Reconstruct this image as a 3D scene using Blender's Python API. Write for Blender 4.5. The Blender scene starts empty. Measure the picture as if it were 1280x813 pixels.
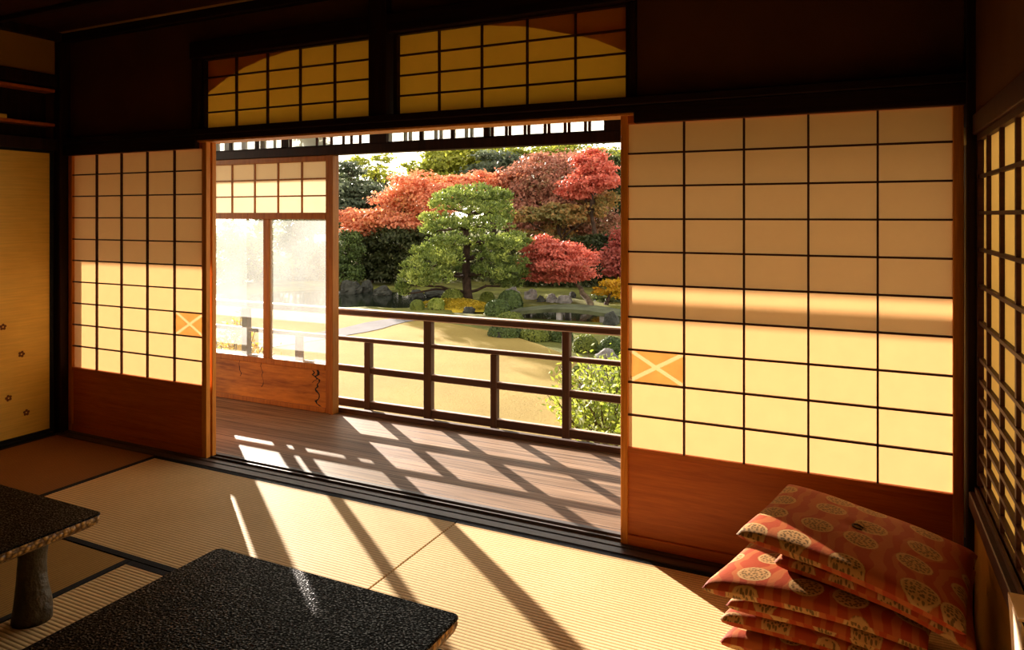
import bpy, math, random
import numpy as np
from mathutils import Vector, Matrix, noise as mnoise

SC = bpy.context.scene
COL = SC.collection
rng = np.random.default_rng(7)
random.seed(7)

# ------------------------------------------------------------------ helpers
def link(o, parent=None):
    COL.objects.link(o)
    if parent is not None:
        o.parent = parent
    return o

def tag(o, label=None, cat=None, group=None, kind=None):
    if label: o['label'] = label
    if cat: o['category'] = cat
    if group: o['group'] = group
    if kind: o['kind'] = kind
    return o

def empty(name, loc, label=None, cat=None, group=None, rz=0.0, kind=None):
    o = bpy.data.objects.new(name, None)
    o.location = loc
    o.rotation_euler = (0, 0, rz)
    o.empty_display_size = .1
    link(o)
    return tag(o, label, cat, group, kind)

class MB:
    """collects shapes into one mesh"""
    def __init__(s):
        s.v = []; s.f = []; s.m = []; s.n = 0; s.sm = []
    def add(s, verts, faces, mi=0, smooth=False):
        b = s.n
        for p in verts: s.v.append(tuple(p))
        for f in faces:
            s.f.append([i + b for i in f]); s.m.append(mi); s.sm.append(smooth)
        s.n += len(verts)
        return s
    def box(s, x0, x1, y0, y1, z0, z1, mi=0, c=0.0):
        if c <= 0:
            V = [(x0,y0,z0),(x1,y0,z0),(x1,y1,z0),(x0,y1,z0),(x0,y0,z1),(x1,y0,z1),(x1,y1,z1),(x0,y1,z1)]
            F = [(0,3,2,1),(4,5,6,7),(0,1,5,4),(1,2,6,5),(2,3,7,6),(3,0,4,7)]
            return s.add(V, F, mi)
        c = min(c, (x1-x0)*.45, (y1-y0)*.45, (z1-z0)*.45)
        V = []; idx = {}
        X = (x0, x1); Y = (y0, y1); Z = (z0, z1)
        for i in (0,1):
            for j in (0,1):
                for k in (0,1):
                    sx = c if i == 0 else -c; sy = c if j == 0 else -c; sz = c if k == 0 else -c
                    idx[i,j,k,'x'] = len(V); V.append((X[i], Y[j]+sy, Z[k]+sz))
                    idx[i,j,k,'y'] = len(V); V.append((X[i]+sx, Y[j], Z[k]+sz))
                    idx[i,j,k,'z'] = len(V); V.append((X[i]+sx, Y[j]+sy, Z[k]))
        F = []
        for i in (0,1):
            q = [idx[i,0,0,'x'], idx[i,1,0,'x'], idx[i,1,1,'x'], idx[i,0,1,'x']]
            F.append(q if i else q[::-1])
            q = [idx[0,i,0,'y'], idx[0,i,1,'y'], idx[1,i,1,'y'], idx[1,i,0,'y']]
            F.append(q if i else q[::-1])
            q = [idx[0,0,i,'z'], idx[1,0,i,'z'], idx[1,1,i,'z'], idx[0,1,i,'z']]
            F.append(q if i else q[::-1])
        for j in (0,1):
            for k in (0,1):
                F.append([idx[0,j,k,'y'], idx[1,j,k,'y'], idx[1,j,k,'z'], idx[0,j,k,'z']])
                F.append([idx[j,0,k,'x'], idx[j,1,k,'x'], idx[j,1,k,'z'], idx[j,0,k,'z']])
                F.append([idx[j,k,0,'x'], idx[j,k,1,'x'], idx[j,k,1,'y'], idx[j,k,0,'y']])
        for i in (0,1):
            for j in (0,1):
                for k in (0,1):
                    F.append([idx[i,j,k,'x'], idx[i,j,k,'y'], idx[i,j,k,'z']])
        return s.add(V, F, mi)
    def sheet_y(s, x0, x1, y, z0, z1, mi=0):
        return s.add([(x0,y,z0),(x1,y,z0),(x1,y,z1),(x0,y,z1)], [(0,1,2,3)], mi)
    def tube(s, pts, rad, n=8, mi=0, smooth=True, jit=0.0):
        pts = [Vector(p) for p in pts]
        if not hasattr(rad, '__len__'): rad = [rad]*len(pts)
        V = []; F = []
        up = Vector((.31, .17, .93)).normalized()
        for i, p in enumerate(pts):
            t = (pts[min(i+1, len(pts)-1)] - pts[max(i-1, 0)])
            if t.length < 1e-9: t = Vector((0,0,1))
            t.normalize()
            a = t.cross(up)
            if a.length < .05: a = t.cross(Vector((1,0,0)))
            a.normalize(); b = t.cross(a)
            for k in range(n):
                th = 2*math.pi*k/n
                r = rad[i]*(1 + (random.uniform(-jit, jit) if jit else 0))
                V.append(p + a*(r*math.cos(th)) + b*(r*math.sin(th)))
        for i in range(len(pts)-1):
            for k in range(n):
                F.append((i*n+k, i*n+(k+1) % n, (i+1)*n+(k+1) % n, (i+1)*n+k))
        F.append(tuple(range(n-1, -1, -1))); F.append(tuple((len(pts)-1)*n+k for k in range(n)))
        return s.add(V, F, mi, smooth)
    def quads(s, arr, mi=0):
        """arr (N,4,3)"""
        s._arr = getattr(s, '_arr', []); s._arr.append((np.asarray(arr, np.float32), mi))
        return s
    def build(s, name, mats, parent=None, bevel=0.0):
        me = bpy.data.meshes.new(name)
        arrs = getattr(s, '_arr', [])
        if not arrs:
            me.from_pydata(s.v, [], s.f)
            me.polygons.foreach_set('material_index', s.m)
            me.polygons.foreach_set('use_smooth', s.sm)
        else:
            v0 = np.array(s.v, np.float32).reshape(-1, 3)
            loops = [i for f in s.f for i in f]
            tot = [len(f) for f in s.f]
            vs = [v0]; base = len(v0); li = [np.array(loops, np.int32)]; lt = [np.array(tot, np.int32)]
            mi = [np.array(s.m, np.int32)]; sm = [np.array(s.sm, bool)]
            for a, m in arrs:
                n = len(a)*4
                vs.append(a.reshape(-1, 3)); li.append(np.arange(base, base+n, dtype=np.int32))
                lt.append(np.full(len(a), 4, np.int32)); mi.append(np.full(len(a), m, np.int32)); sm.append(np.zeros(len(a), bool))
                base += n
            vs = np.concatenate(vs); li = np.concatenate(li); lt = np.concatenate(lt); mi = np.concatenate(mi); sm = np.concatenate(sm)
            me.vertices.add(len(vs)); me.vertices.foreach_set('co', vs.ravel())
            me.loops.add(len(li)); me.loops.foreach_set('vertex_index', li)
            me.polygons.add(len(lt))
            st = np.zeros(len(lt), np.int32); st[1:] = np.cumsum(lt)[:-1]
            me.polygons.foreach_set('loop_start', st); me.polygons.foreach_set('loop_total', lt)
            me.polygons.foreach_set('material_index', mi)
            me.polygons.foreach_set('use_smooth', sm)
            me.update(calc_edges=True)
        if not isinstance(mats, (list, tuple)): mats = [mats]
        for m in mats: me.materials.append(m)
        me.update()
        o = bpy.data.objects.new(name, me)
        link(o, parent)
        if bevel:
            b = o.modifiers.new('b', 'BEVEL'); b.width = bevel; b.segments = 2; b.limit_method = 'ANGLE'
        return o

# ------------------------------------------------------------------ materials
def new_mat(name):
    m = bpy.data.materials.new(name); m.use_nodes = True
    nt = m.node_tree; nt.nodes.clear()
    return m, nt
def N(nt, t, **kw):
    n = nt.nodes.new(t)
    for k, v in kw.items():
        if k.startswith('i_'):
            key = k[2:]
            key = int(key) if key.isdigit() else key.replace('_', ' ')
            n.inputs[key].default_value = v
        else: setattr(n, k, v)
    return n
def L(nt, a, b): nt.links.new(a, b)
def ramp(nt, fac, stops):
    r = nt.nodes.new('ShaderNodeValToRGB')
    e = r.color_ramp.elements
    while len(e) < len(stops): e.new(.5)
    for i, (p, c) in enumerate(stops):
        e[i].position = p; e[i].color = (c[0], c[1], c[2], 1)
    if fac is not None: L(nt, fac, r.inputs[0])
    return r
def out(nt, sh):
    o = nt.nodes.new('ShaderNodeOutputMaterial'); L(nt, sh, o.inputs[0]); return o
def c4(c): return (c[0], c[1], c[2], 1)

def wood(name, dark, light, axis='X', scale=1.0, rough=.5, spec=.3, bump=.15, stretch=14, seed=0.0):
    m, nt = new_mat(name)
    tc = N(nt, 'ShaderNodeTexCoord')
    mp = N(nt, 'ShaderNodeMapping')
    s = [stretch*scale]*3; s['XYZ'.index(axis)] = scale*.8
    mp.inputs['Scale'].default_value = s
    mp.inputs['Location'].default_value = (seed, seed*.7, seed*1.3)
    L(nt, tc.outputs['Object'], mp.inputs[0])
    n1 = N(nt, 'ShaderNodeTexNoise', i_Scale=2.2, i_Detail=6.0, i_Roughness=.62, i_Distortion=.6)
    L(nt, mp.outputs[0], n1.inputs['Vector'])
    n2 = N(nt, 'ShaderNodeTexNoise', i_Scale=11.0, i_Detail=3.0)
    L(nt, mp.outputs[0], n2.inputs['Vector'])
    mx = N(nt, 'ShaderNodeMath', operation='MULTIPLY_ADD'); mx.inputs[1].default_value = .35
    L(nt, n2.outputs['Fac'], mx.inputs[0]); 
    ml = N(nt, 'ShaderNodeMath', operation='MULTIPLY'); ml.inputs[1].default_value = .65
    L(nt, n1.outputs['Fac'], ml.inputs[0]); L(nt, ml.outputs[0], mx.inputs[2])
    r = ramp(nt, mx.outputs[0], [(.32, dark), (.62, light)])
    b = N(nt, 'ShaderNodeBsdfPrincipled', i_Roughness=rough)
    b.inputs['Specular IOR Level'].default_value = spec
    L(nt, r.outputs[0], b.inputs['Base Color'])
    bp = N(nt, 'ShaderNodeBump', i_Strength=bump, i_Distance=.004)
    L(nt, mx.outputs[0], bp.inputs['Height']); L(nt, bp.outputs[0], b.inputs['Normal'])
    out(nt, b.outputs[0]); return m

def plain(name, col, rough=.7, spec=.2, var=.15, vscale=6.0, bump=0.0, bscale=80.0):
    m, nt = new_mat(name)
    tc = N(nt, 'ShaderNodeTexCoord')
    n = N(nt, 'ShaderNodeTexNoise', i_Scale=vscale, i_Detail=4.0); L(nt, tc.outputs['Object'], n.inputs['Vector'])
    r = ramp(nt, n.outputs['Fac'], [(.3, [x*(1-var) for x in col]), (.7, [min(1, x*(1+var)) for x in col])])
    b = N(nt, 'ShaderNodeBsdfPrincipled', i_Roughness=rough); b.inputs['Specular IOR Level'].default_value = spec
    L(nt, r.outputs[0], b.inputs['Base Color'])
    if bump:
        n2 = N(nt, 'ShaderNodeTexNoise', i_Scale=bscale, i_Detail=3.0); L(nt, tc.outputs['Object'], n2.inputs['Vector'])
        bp = N(nt, 'ShaderNodeBump', i_Strength=bump, i_Distance=.01); L(nt, n2.outputs['Fac'], bp.inputs['Height'])
        L(nt, bp.outputs[0], b.inputs['Normal'])
    out(nt, b.outputs[0]); return m

def paper_mat(name, tcol, dcol, tfac=.6, fiber=.05):
    m, nt = new_mat(name)
    tc = N(nt, 'ShaderNodeTexCoord')
    n = N(nt, 'ShaderNodeTexNoise', i_Scale=14.0, i_Detail=6.0, i_Roughness=.7); L(nt, tc.outputs['Object'], n.inputs['Vector'])
    rt = ramp(nt, n.outputs['Fac'], [(.3, [x*(1-fiber) for x in tcol]), (.7, [min(1, x*(1+fiber)) for x in tcol])])
    d = N(nt, 'ShaderNodeBsdfDiffuse'); d.inputs[0].default_value = c4(dcol)
    t = N(nt, 'ShaderNodeBsdfTranslucent'); L(nt, rt.outputs[0], t.inputs[0])
    mx = N(nt, 'ShaderNodeMixShader'); mx.inputs[0].default_value = tfac
    L(nt, d.outputs[0], mx.inputs[1]); L(nt, t.outputs[0], mx.inputs[2])
    out(nt, mx.outputs[0]); return m

def glass_mat(name, haze=.14, tint=(.97, .98, .96)):
    m, nt = new_mat(name)
    tr = N(nt, 'ShaderNodeBsdfTransparent'); tr.inputs[0].default_value = c4(tint)
    tl = N(nt, 'ShaderNodeBsdfTranslucent'); tl.inputs[0].default_value = (.93, .95, .93, 1)
    gl = N(nt, 'ShaderNodeBsdfGlossy', i_Roughness=.02)
    tc = N(nt, 'ShaderNodeTexCoord')
    n = N(nt, 'ShaderNodeTexNoise', i_Scale=3.0, i_Detail=5.0); L(nt, tc.outputs['Object'], n.inputs['Vector'])
    r = N(nt, 'ShaderNodeMapRange'); r.inputs['To Min'].default_value = haze*.75; r.inputs['To Max'].default_value = haze*1.25
    r.inputs['From Min'].default_value = .3; r.inputs['From Max'].default_value = .7
    L(nt, n.outputs['Fac'], r.inputs[0])
    m1 = N(nt, 'ShaderNodeMixShader'); L(nt, r.outputs[0], m1.inputs[0]); L(nt, tr.outputs[0], m1.inputs[1]); L(nt, tl.outputs[0], m1.inputs[2])
    lw = N(nt, 'ShaderNodeLayerWeight', i_Blend=.5)
    pw = N(nt, 'ShaderNodeMath', operation='POWER'); pw.inputs[1].default_value = 4.0; L(nt, lw.outputs['Facing'], pw.inputs[0])
    fr = N(nt, 'ShaderNodeMath', operation='MULTIPLY_ADD'); fr.inputs[1].default_value = .5; fr.inputs[2].default_value = .025; L(nt, pw.outputs[0], fr.inputs[0])
    m2 = N(nt, 'ShaderNodeMixShader'); L(nt, fr.outputs[0], m2.inputs[0]); L(nt, m1.outputs[0], m2.inputs[1]); L(nt, gl.outputs[0], m2.inputs[2])
    out(nt, m2.outputs[0]); return m

def leaf_mat(name, cols, trans=.5, patch=1.2, rough=.5, tboost=1.25, spec=.2):
    """cols: list of leaf colours; each leaf takes one, neighbouring sprays lean the same way"""
    m, nt = new_mat(name)
    g = N(nt, 'ShaderNodeNewGeometry')
    tc = N(nt, 'ShaderNodeTexCoord')
    n = N(nt, 'ShaderNodeTexNoise', i_Scale=patch, i_Detail=2.0); L(nt, tc.outputs['Object'], n.inputs['Vector'])
    a = N(nt, 'ShaderNodeMath', operation='MULTIPLY'); a.inputs[1].default_value = .45; L(nt, g.outputs['Random Per Island'], a.inputs[0])
    mr = N(nt, 'ShaderNodeMapRange'); mr.inputs['From Min'].default_value = .3; mr.inputs['From Max'].default_value = .7
    mr.inputs['To Max'].default_value = .55; L(nt, n.outputs['Fac'], mr.inputs[0])
    s = N(nt, 'ShaderNodeMath', operation='ADD'); L(nt, a.outputs[0], s.inputs[0]); L(nt, mr.outputs[0], s.inputs[1])
    k = len(cols)
    r = ramp(nt, s.outputs[0], [(i/(max(k-1, 1)), c) for i, c in enumerate(cols)])
    b = N(nt, 'ShaderNodeBsdfPrincipled', i_Roughness=rough); b.inputs['Specular IOR Level'].default_value = spec
    L(nt, r.outputs[0], b.inputs['Base Color'])
    hs = N(nt, 'ShaderNodeHueSaturation', i_Saturation=1.08, i_Value=tboost); L(nt, r.outputs[0], hs.inputs['Color'])
    t = N(nt, 'ShaderNodeBsdfTranslucent'); L(nt, hs.outputs[0], t.inputs[0])
    mx = N(nt, 'ShaderNodeMixShader'); mx.inputs[0].default_value = trans
    L(nt, b.outputs[0], mx.inputs[1]); L(nt, t.outputs[0], mx.inputs[2])
    out(nt, mx.outputs[0]); return m

M = {}
M['frame'] = wood('dark_frame_wood', (.010,.0035,.0025), (.030,.010,.006), 'Z', rough=.55, spec=.15)
M['beam'] = wood('dark_beam_wood', (.008,.003,.002), (.024,.008,.005), 'X', rough=.6, spec=.1)
M['kumiko'] = wood('lattice_wood', (.035,.010,.005), (.07,.02,.009), 'X', rough=.5, spec=.2)
M['stile'] = wood('cedar_stile_wood', (.52,.165,.014), (.76,.29,.035), 'Z', rough=.5, spec=.25, scale=2)
M['panel'] = wood('cedar_panel_wood', (.40,.085,.010), (.60,.155,.020), 'X', rough=.42, spec=.3, scale=1.2, seed=3)
M['doorwood'] = wood('outer_door_wood', (.22,.070,.008), (.38,.145,.018), 'Z', rough=.5, spec=.25, scale=1.5)
M['doorpanel'] = wood('outer_door_panel_wood', (.16,.048,.007), (.52,.21,.026), 'X', rough=.5, spec=.25, scale=1.0, seed=9, stretch=6)
M['rail'] = wood('weathered_rail_wood', (.040,.018,.010), (.095,.045,.028), 'X', rough=.6, spec=.25)
M['railtop_lit'] = wood('sunlit_rail_wood', (.42,.31,.24), (.62,.48,.39), 'X', rough=.5, spec=.3)  # sun highlight along the rail tops put into the colour
M['railpost'] = wood('weathered_post_wood', (.045,.020,.010), (.10,.045,.022), 'Z', rough=.6, spec=.25)
M['ceiling'] = wood('ceiling_board_wood', (.030,.008,.006), (.06,.018,.011), 'X', rough=.6, spec=.15)
M['soffit'] = wood('veranda_roof_wood', (.26,.14,.055), (.42,.24,.10), 'X', rough=.7, spec=.1)
M['plaster'] = plain('brown_plaster_wall', (.12,.048,.014), .9, .05, .12, 4, .2, 150)
M['plaster_amber'] = plain('amber_plaster_wall', (.34,.165,.025), .9, .05, .1, 4, .2, 150)
M['sill'] = wood('worn_sill_wood', (.045,.036,.032), (.13,.105,.095), 'X', rough=.45, spec=.3)
M['ledge'] = wood('ledge_wood', (.10,.042,.008), (.24,.11,.022), 'Y', rough=.45, spec=.35)
M['paper'] = paper_mat('shoji_paper', (.98,.54,.22), (.66,.40,.15), .355)
M['paper_warm'] = paper_mat('shoji_paper_aged', (.95,.50,.05), (.52,.30,.06), .60)
M['paper_pull'] = paper_mat('shoji_pull_paper', (1,.86,.62), (.8,.6,.35), .82)
M['paper_side'] = paper_mat('shoji_paper_side', (.95,.53,.12), (.55,.36,.13), .40)
M['paper_pale'] = paper_mat('pale_door_paper', (1,.76,.47), (.78,.62,.42), .33)
M['frost'] = glass_mat('milky_glass', .55, (1,1,1))
M['glass'] = glass_mat('dusty_glass', .12)
M['metal'] = plain('pale_cord', (.42,.36,.22), .5, .4, .1)
M['heri'] = plain('black_mat_border_cloth', (.012,.014,.018), .8, .15, .3, 60, .3, 600)
M['stone'] = plain('grey_garden_stone', (.22,.20,.19), .85, .2, .5, 3.5, .9, 9)
M['darkstone'] = plain('mossy_garden_stone', (.045,.045,.036), .85, .2, .6, 3.0, .9, 9)
M['bridge'] = plain('mossy_slab_stone', (.075,.08,.04), .9, .15, .45, 3.0, .8, 14)
M['bark'] = plain('dark_bark', (.045,.028,.020), .9, .1, .5, 9, .9, 30)
M['bark_light'] = plain('grey_brown_bark', (.12,.085,.055), .9, .1, .5, 9, .9, 30)

def tatami_mat(name, axis, base=(.85,.60,.30), dark=(.44,.265,.09), pitch=.0165):
    m, nt = new_mat(name)
    tc = N(nt, 'ShaderNodeTexCoord')
    sp = N(nt, 'ShaderNodeSeparateXYZ'); L(nt, tc.outputs['Object'], sp.inputs[0])
    k = sp.outputs['Y' if axis == 'X' else 'X']
    f = N(nt, 'ShaderNodeMath', operation='MULTIPLY'); f.inputs[1].default_value = 2*math.pi/pitch; L(nt, k, f.inputs[0])
    s = N(nt, 'ShaderNodeMath', operation='SINE'); L(nt, f.outputs[0], s.inputs[0])
    h = N(nt, 'ShaderNodeMath', operation='MULTIPLY_ADD'); h.inputs[1].default_value = .5; h.inputs[2].default_value = .5
    L(nt, s.outputs[0], h.inputs[0])
    p = N(nt, 'ShaderNodeMath', operation='POWER'); p.inputs[1].default_value = .45; L(nt, h.outputs[0], p.inputs[0])
    # rush strands across the ribs
    mp = N(nt, 'ShaderNodeMapping')
    mp.inputs['Scale'].default_value = (260, 30, 1) if axis == 'X' else (30, 260, 1)
    L(nt, tc.outputs['Object'], mp.inputs[0])
    n = N(nt, 'ShaderNodeTexNoise', i_Scale=1.0, i_Detail=2.0); L(nt, mp.outputs[0], n.inputs['Vector'])
    big = N(nt, 'ShaderNodeTexNoise', i_Scale=2.5, i_Detail=4.0); L(nt, tc.outputs['Object'], big.inputs['Vector'])
    r = ramp(nt, p.outputs[0], [(.0, dark), (.75, base)])
    rv = ramp(nt, n.outputs['Fac'], [(.3, (.80,.78,.74)), (.7, (1,1,1))])
    m1 = N(nt, 'ShaderNodeMixRGB', blend_type='MULTIPLY'); m1.inputs[0].default_value = .8
    L(nt, r.outputs[0], m1.inputs[1]); L(nt, rv.outputs[0], m1.inputs[2])
    rb = ramp(nt, big.outputs['Fac'], [(.3, (.88,.86,.82)), (.7, (1,1,1))])
    m2 = N(nt, 'ShaderNodeMixRGB', blend_type='MULTIPLY'); m2.inputs[0].default_value = 1
    L(nt, m1.outputs[0], m2.inputs[1]); L(nt, rb.outputs[0], m2.inputs[2])
    b = N(nt, 'ShaderNodeBsdfPrincipled', i_Roughness=.6); b.inputs['Specular IOR Level'].default_value = .10
    L(nt, m2.outputs[0], b.inputs['Base Color'])
    bp = N(nt, 'ShaderNodeBump', i_Strength=.45, i_Distance=.003)
    L(nt, p.outputs[0], bp.inputs['Height']); L(nt, bp.outputs[0], b.inputs['Normal'])
    out(nt, b.outputs[0]); return m
M['tat_x'] = tatami_mat('woven_rush_along', 'X')
M['tat_y'] = tatami_mat('woven_rush_across', 'Y')
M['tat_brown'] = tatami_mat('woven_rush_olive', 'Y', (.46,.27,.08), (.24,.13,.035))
M['tat_redbrown'] = tatami_mat('woven_rush_redbrown', 'Y', (.34,.155,.05), (.17,.07,.022))  # darker, redder rush for the mats along the gold doors

def deck_mat():
    m, nt = new_mat('weathered_deck_boards')
    tc = N(nt, 'ShaderNodeTexCoord')
    sp = N(nt, 'ShaderNodeSeparateXYZ'); L(nt, tc.outputs['Object'], sp.inputs[0])
    fl = N(nt, 'ShaderNodeMath', operation='MULTIPLY'); fl.inputs[1].default_value = 1/.118; L(nt, sp.outputs['Y'], fl.inputs[0])
    fr = N(nt, 'ShaderNodeMath', operation='FRACT'); L(nt, fl.outputs[0], fr.inputs[0])
    fo = N(nt, 'ShaderNodeMath', operation='FLOOR'); L(nt, fl.outputs[0], fo.inputs[0])
    wn = N(nt, 'ShaderNodeTexWhiteNoise', noise_dimensions='1D'); L(nt, fo.outputs[0], wn.inputs['W'])
    # offset grain per board
    cb = N(nt, 'ShaderNodeCombineXYZ'); 
    o2 = N(nt, 'ShaderNodeMath', operation='MULTIPLY'); o2.inputs[1].default_value = 31.0; L(nt, wn.outputs['Value'], o2.inputs[0])
    L(nt, o2.outputs[0], cb.inputs['X'])
    ad = N(nt, 'ShaderNodeVectorMath', operation='ADD'); L(nt, tc.outputs['Object'], ad.inputs[0]); L(nt, cb.outputs[0], ad.inputs[1])
    mp = N(nt, 'ShaderNodeMapping'); mp.inputs['Scale'].default_value = (1.0, 34, 1); L(nt, ad.outputs[0], mp.inputs[0])
    n = N(nt, 'ShaderNodeTexNoise', i_Scale=1.6, i_Detail=7.0, i_Roughness=.65, i_Distortion=.5); L(nt, mp.outputs[0], n.inputs['Vector'])
    r = ramp(nt, n.outputs['Fac'], [(.33, (.12,.068,.040)), (.5, (.29,.18,.108)), (.68, (.43,.285,.18))])
    rb = ramp(nt, wn.outputs['Value'], [(0, (.72,.70,.68)), (1, (1.0,1.0,1.0))])
    m1 = N(nt, 'ShaderNodeMixRGB', blend_type='MULTIPLY'); m1.inputs[0].default_value = 1; L(nt, r.outputs[0], m1.inputs[1]); L(nt, rb.outputs[0], m1.inputs[2])
    gap = N(nt, 'ShaderNodeMath', operation='LESS_THAN'); gap.inputs[1].default_value = .035; L(nt, fr.outputs[0], gap.inputs[0])
    m2 = N(nt, 'ShaderNodeMixRGB'); L(nt, gap.outputs[0], m2.inputs[0]); L(nt, m1.outputs[0], m2.inputs[1]); m2.inputs[2].default_value = (.02,.012,.008,1)
    b = N(nt, 'ShaderNodeBsdfPrincipled', i_Roughness=.5); b.inputs['Specular IOR Level'].default_value = .12
    L(nt, m2.outputs[0], b.inputs['Base Color'])
    h = N(nt, 'ShaderNodeMath', operation='SUBTRACT'); L(nt, n.outputs['Fac'], h.inputs[0]); L(nt, gap.outputs[0], h.inputs[1])
    bp = N(nt, 'ShaderNodeBump', i_Strength=.35, i_Distance=.004); L(nt, h.outputs[0], bp.inputs['Height']); L(nt, bp.outputs[0], b.inputs['Normal'])
    out(nt, b.outputs[0]); return m
M['deck'] = deck_mat()

def lacquer_mat():
    m, nt = new_mat('hammered_black_lacquer')
    tc = N(nt, 'ShaderNodeTexCoord')
    v = N(nt, 'ShaderNodeTexVoronoi', i_Scale=150.0, i_Randomness=1.0); L(nt, tc.outputs['Object'], v.inputs['Vector'])
    n = N(nt, 'ShaderNodeTexNoise', i_Scale=160.0, i_Detail=3.0); L(nt, tc.outputs['Object'], n.inputs['Vector'])
    g = ramp(nt, n.outputs['Fac'], [(.50, (0,0,0)), (.66, (1,1,1))])
    a = N(nt, 'ShaderNodeMath', operation='MULTIPLY_ADD'); a.inputs[1].default_value = .8; L(nt, n.outputs['Fac'], a.inputs[0]); L(nt, v.outputs['Distance'], a.inputs[2])
    bp = N(nt, 'ShaderNodeBump', i_Strength=.7, i_Distance=.0025); L(nt, a.outputs[0], bp.inputs['Height'])
    b = N(nt, 'ShaderNodeBsdfPrincipled', i_Roughness=.55); b.inputs['Specular IOR Level'].default_value = .02
    b.inputs['Base Color'].default_value = (.004,.0038,.0034,1); L(nt, bp.outputs[0], b.inputs['Normal'])
    c = N(nt, 'ShaderNodeBsdfPrincipled', i_Roughness=.34); c.inputs['Specular IOR Level'].default_value = .24
    c.inputs['Base Color'].default_value = (.010,.010,.010,1); L(nt, bp.outputs[0], c.inputs['Normal'])
    mx = N(nt, 'ShaderNodeMixShader'); L(nt, g.outputs[0], mx.inputs[0]); L(nt, b.outputs[0], mx.inputs[1]); L(nt, c.outputs[0], mx.inputs[2])
    out(nt, mx.outputs[0]); return m
M['lacquer'] = lacquer_mat()
def gnarl_mat():
    m, nt = new_mat('gnarled_amber_edge')
    tc = N(nt, 'ShaderNodeTexCoord')
    v = N(nt, 'ShaderNodeTexVoronoi', i_Scale=70.0); L(nt, tc.outputs['Object'], v.inputs['Vector'])
    r = ramp(nt, v.outputs['Distance'], [(.1, (.62,.36,.09)), (.65, (.10,.045,.010))])
    b = N(nt, 'ShaderNodeBsdfPrincipled', i_Roughness=.4); L(nt, r.outputs[0], b.inputs['Base Color'])
    bp = N(nt, 'ShaderNodeBump', i_Strength=.8, i_Distance=.006); bp.invert = True
    L(nt, v.outputs['Distance'], bp.inputs['Height']); L(nt, bp.outputs[0], b.inputs['Normal'])
    out(nt, b.outputs[0]); return m
M['gnarl'] = gnarl_mat()
M['legwood'] = plain('lacquered_trunk_leg', (.060,.045,.022), .45, .4, .5, 9, .8, 40)

def brocade_mat():
    m, nt = new_mat('red_gold_brocade')
    tc = N(nt, 'ShaderNodeTexCoord')
    wn = N(nt, 'ShaderNodeTexNoise', i_Scale=90.0, i_Detail=2.0); L(nt, tc.outputs['UV'], wn.inputs['Vector'])
    vo = N(nt, 'ShaderNodeTexVoronoi', i_Scale=6.2, i_Randomness=.4, voronoi_dimensions='2D'); L(nt, tc.outputs['UV'], vo.inputs['Vector'])
    vs = N(nt, 'ShaderNodeTexVoronoi', i_Scale=85.0, i_Randomness=.8, voronoi_dimensions='2D'); L(nt, tc.outputs['UV'], vs.inputs['Vector'])
    med = ramp(nt, vo.outputs['Distance'], [(.0, (1,1,1)), (.325, (1,1,1)), (.34, (0,0,0)), (1, (0,0,0))])
    ring = ramp(nt, vo.outputs['Distance'], [(.275, (0,0,0)), (.29, (1,1,1)), (.315, (1,1,1)), (.33, (0,0,0))])
    spk = ramp(nt, vs.outputs['Distance'], [(.30, (1,1,1)), (.42, (0,0,0))])
    # ground with faint swirls
    wv = N(nt, 'ShaderNodeTexWave', i_Scale=5.0, i_Distortion=9.0, i_Detail=2.0); L(nt, tc.outputs['UV'], wv.inputs['Vector'])
    gr = ramp(nt, wv.outputs['Fac'], [(.45, (.28,.040,.010)), (.62, (.33,.085,.022))])
    mc = N(nt, 'ShaderNodeMixRGB'); L(nt, spk.outputs[0], mc.inputs[0]); mc.inputs[1].default_value = (.38,.20,.07,1); mc.inputs[2].default_value = (.13,.07,.022,1)
    mr = N(nt, 'ShaderNodeMixRGB'); L(nt, ring.outputs[0], mr.inputs[0]); L(nt, mc.outputs[0], mr.inputs[1]); mr.inputs[2].default_value = (.42,.24,.09,1)
    mx = N(nt, 'ShaderNodeMixRGB'); L(nt, med.outputs[0], mx.inputs[0]); L(nt, gr.outputs[0], mx.inputs[1]); L(nt, mr.outputs[0], mx.inputs[2])
    b = N(nt, 'ShaderNodeBsdfPrincipled', i_Roughness=.6); b.inputs['Specular IOR Level'].default_value = .1
    b.inputs['Sheen Weight'].default_value = 0.0
    L(nt, mx.outputs[0], b.inputs['Base Color'])
    bp = N(nt, 'ShaderNodeBump', i_Strength=.25, i_Distance=.002); L(nt, wn.outputs['Fac'], bp.inputs['Height']); L(nt, bp.outputs[0], b.inputs['Normal'])
    out(nt, b.outputs[0]); return m
M['brocade'] = brocade_mat()
M['cord'] = plain('dark_tuft_thread', (.03,.012,.008), .7)
M['cloth'] = plain('cream_cloth', (.75,.55,.36), .8, .1, .06)

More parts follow.
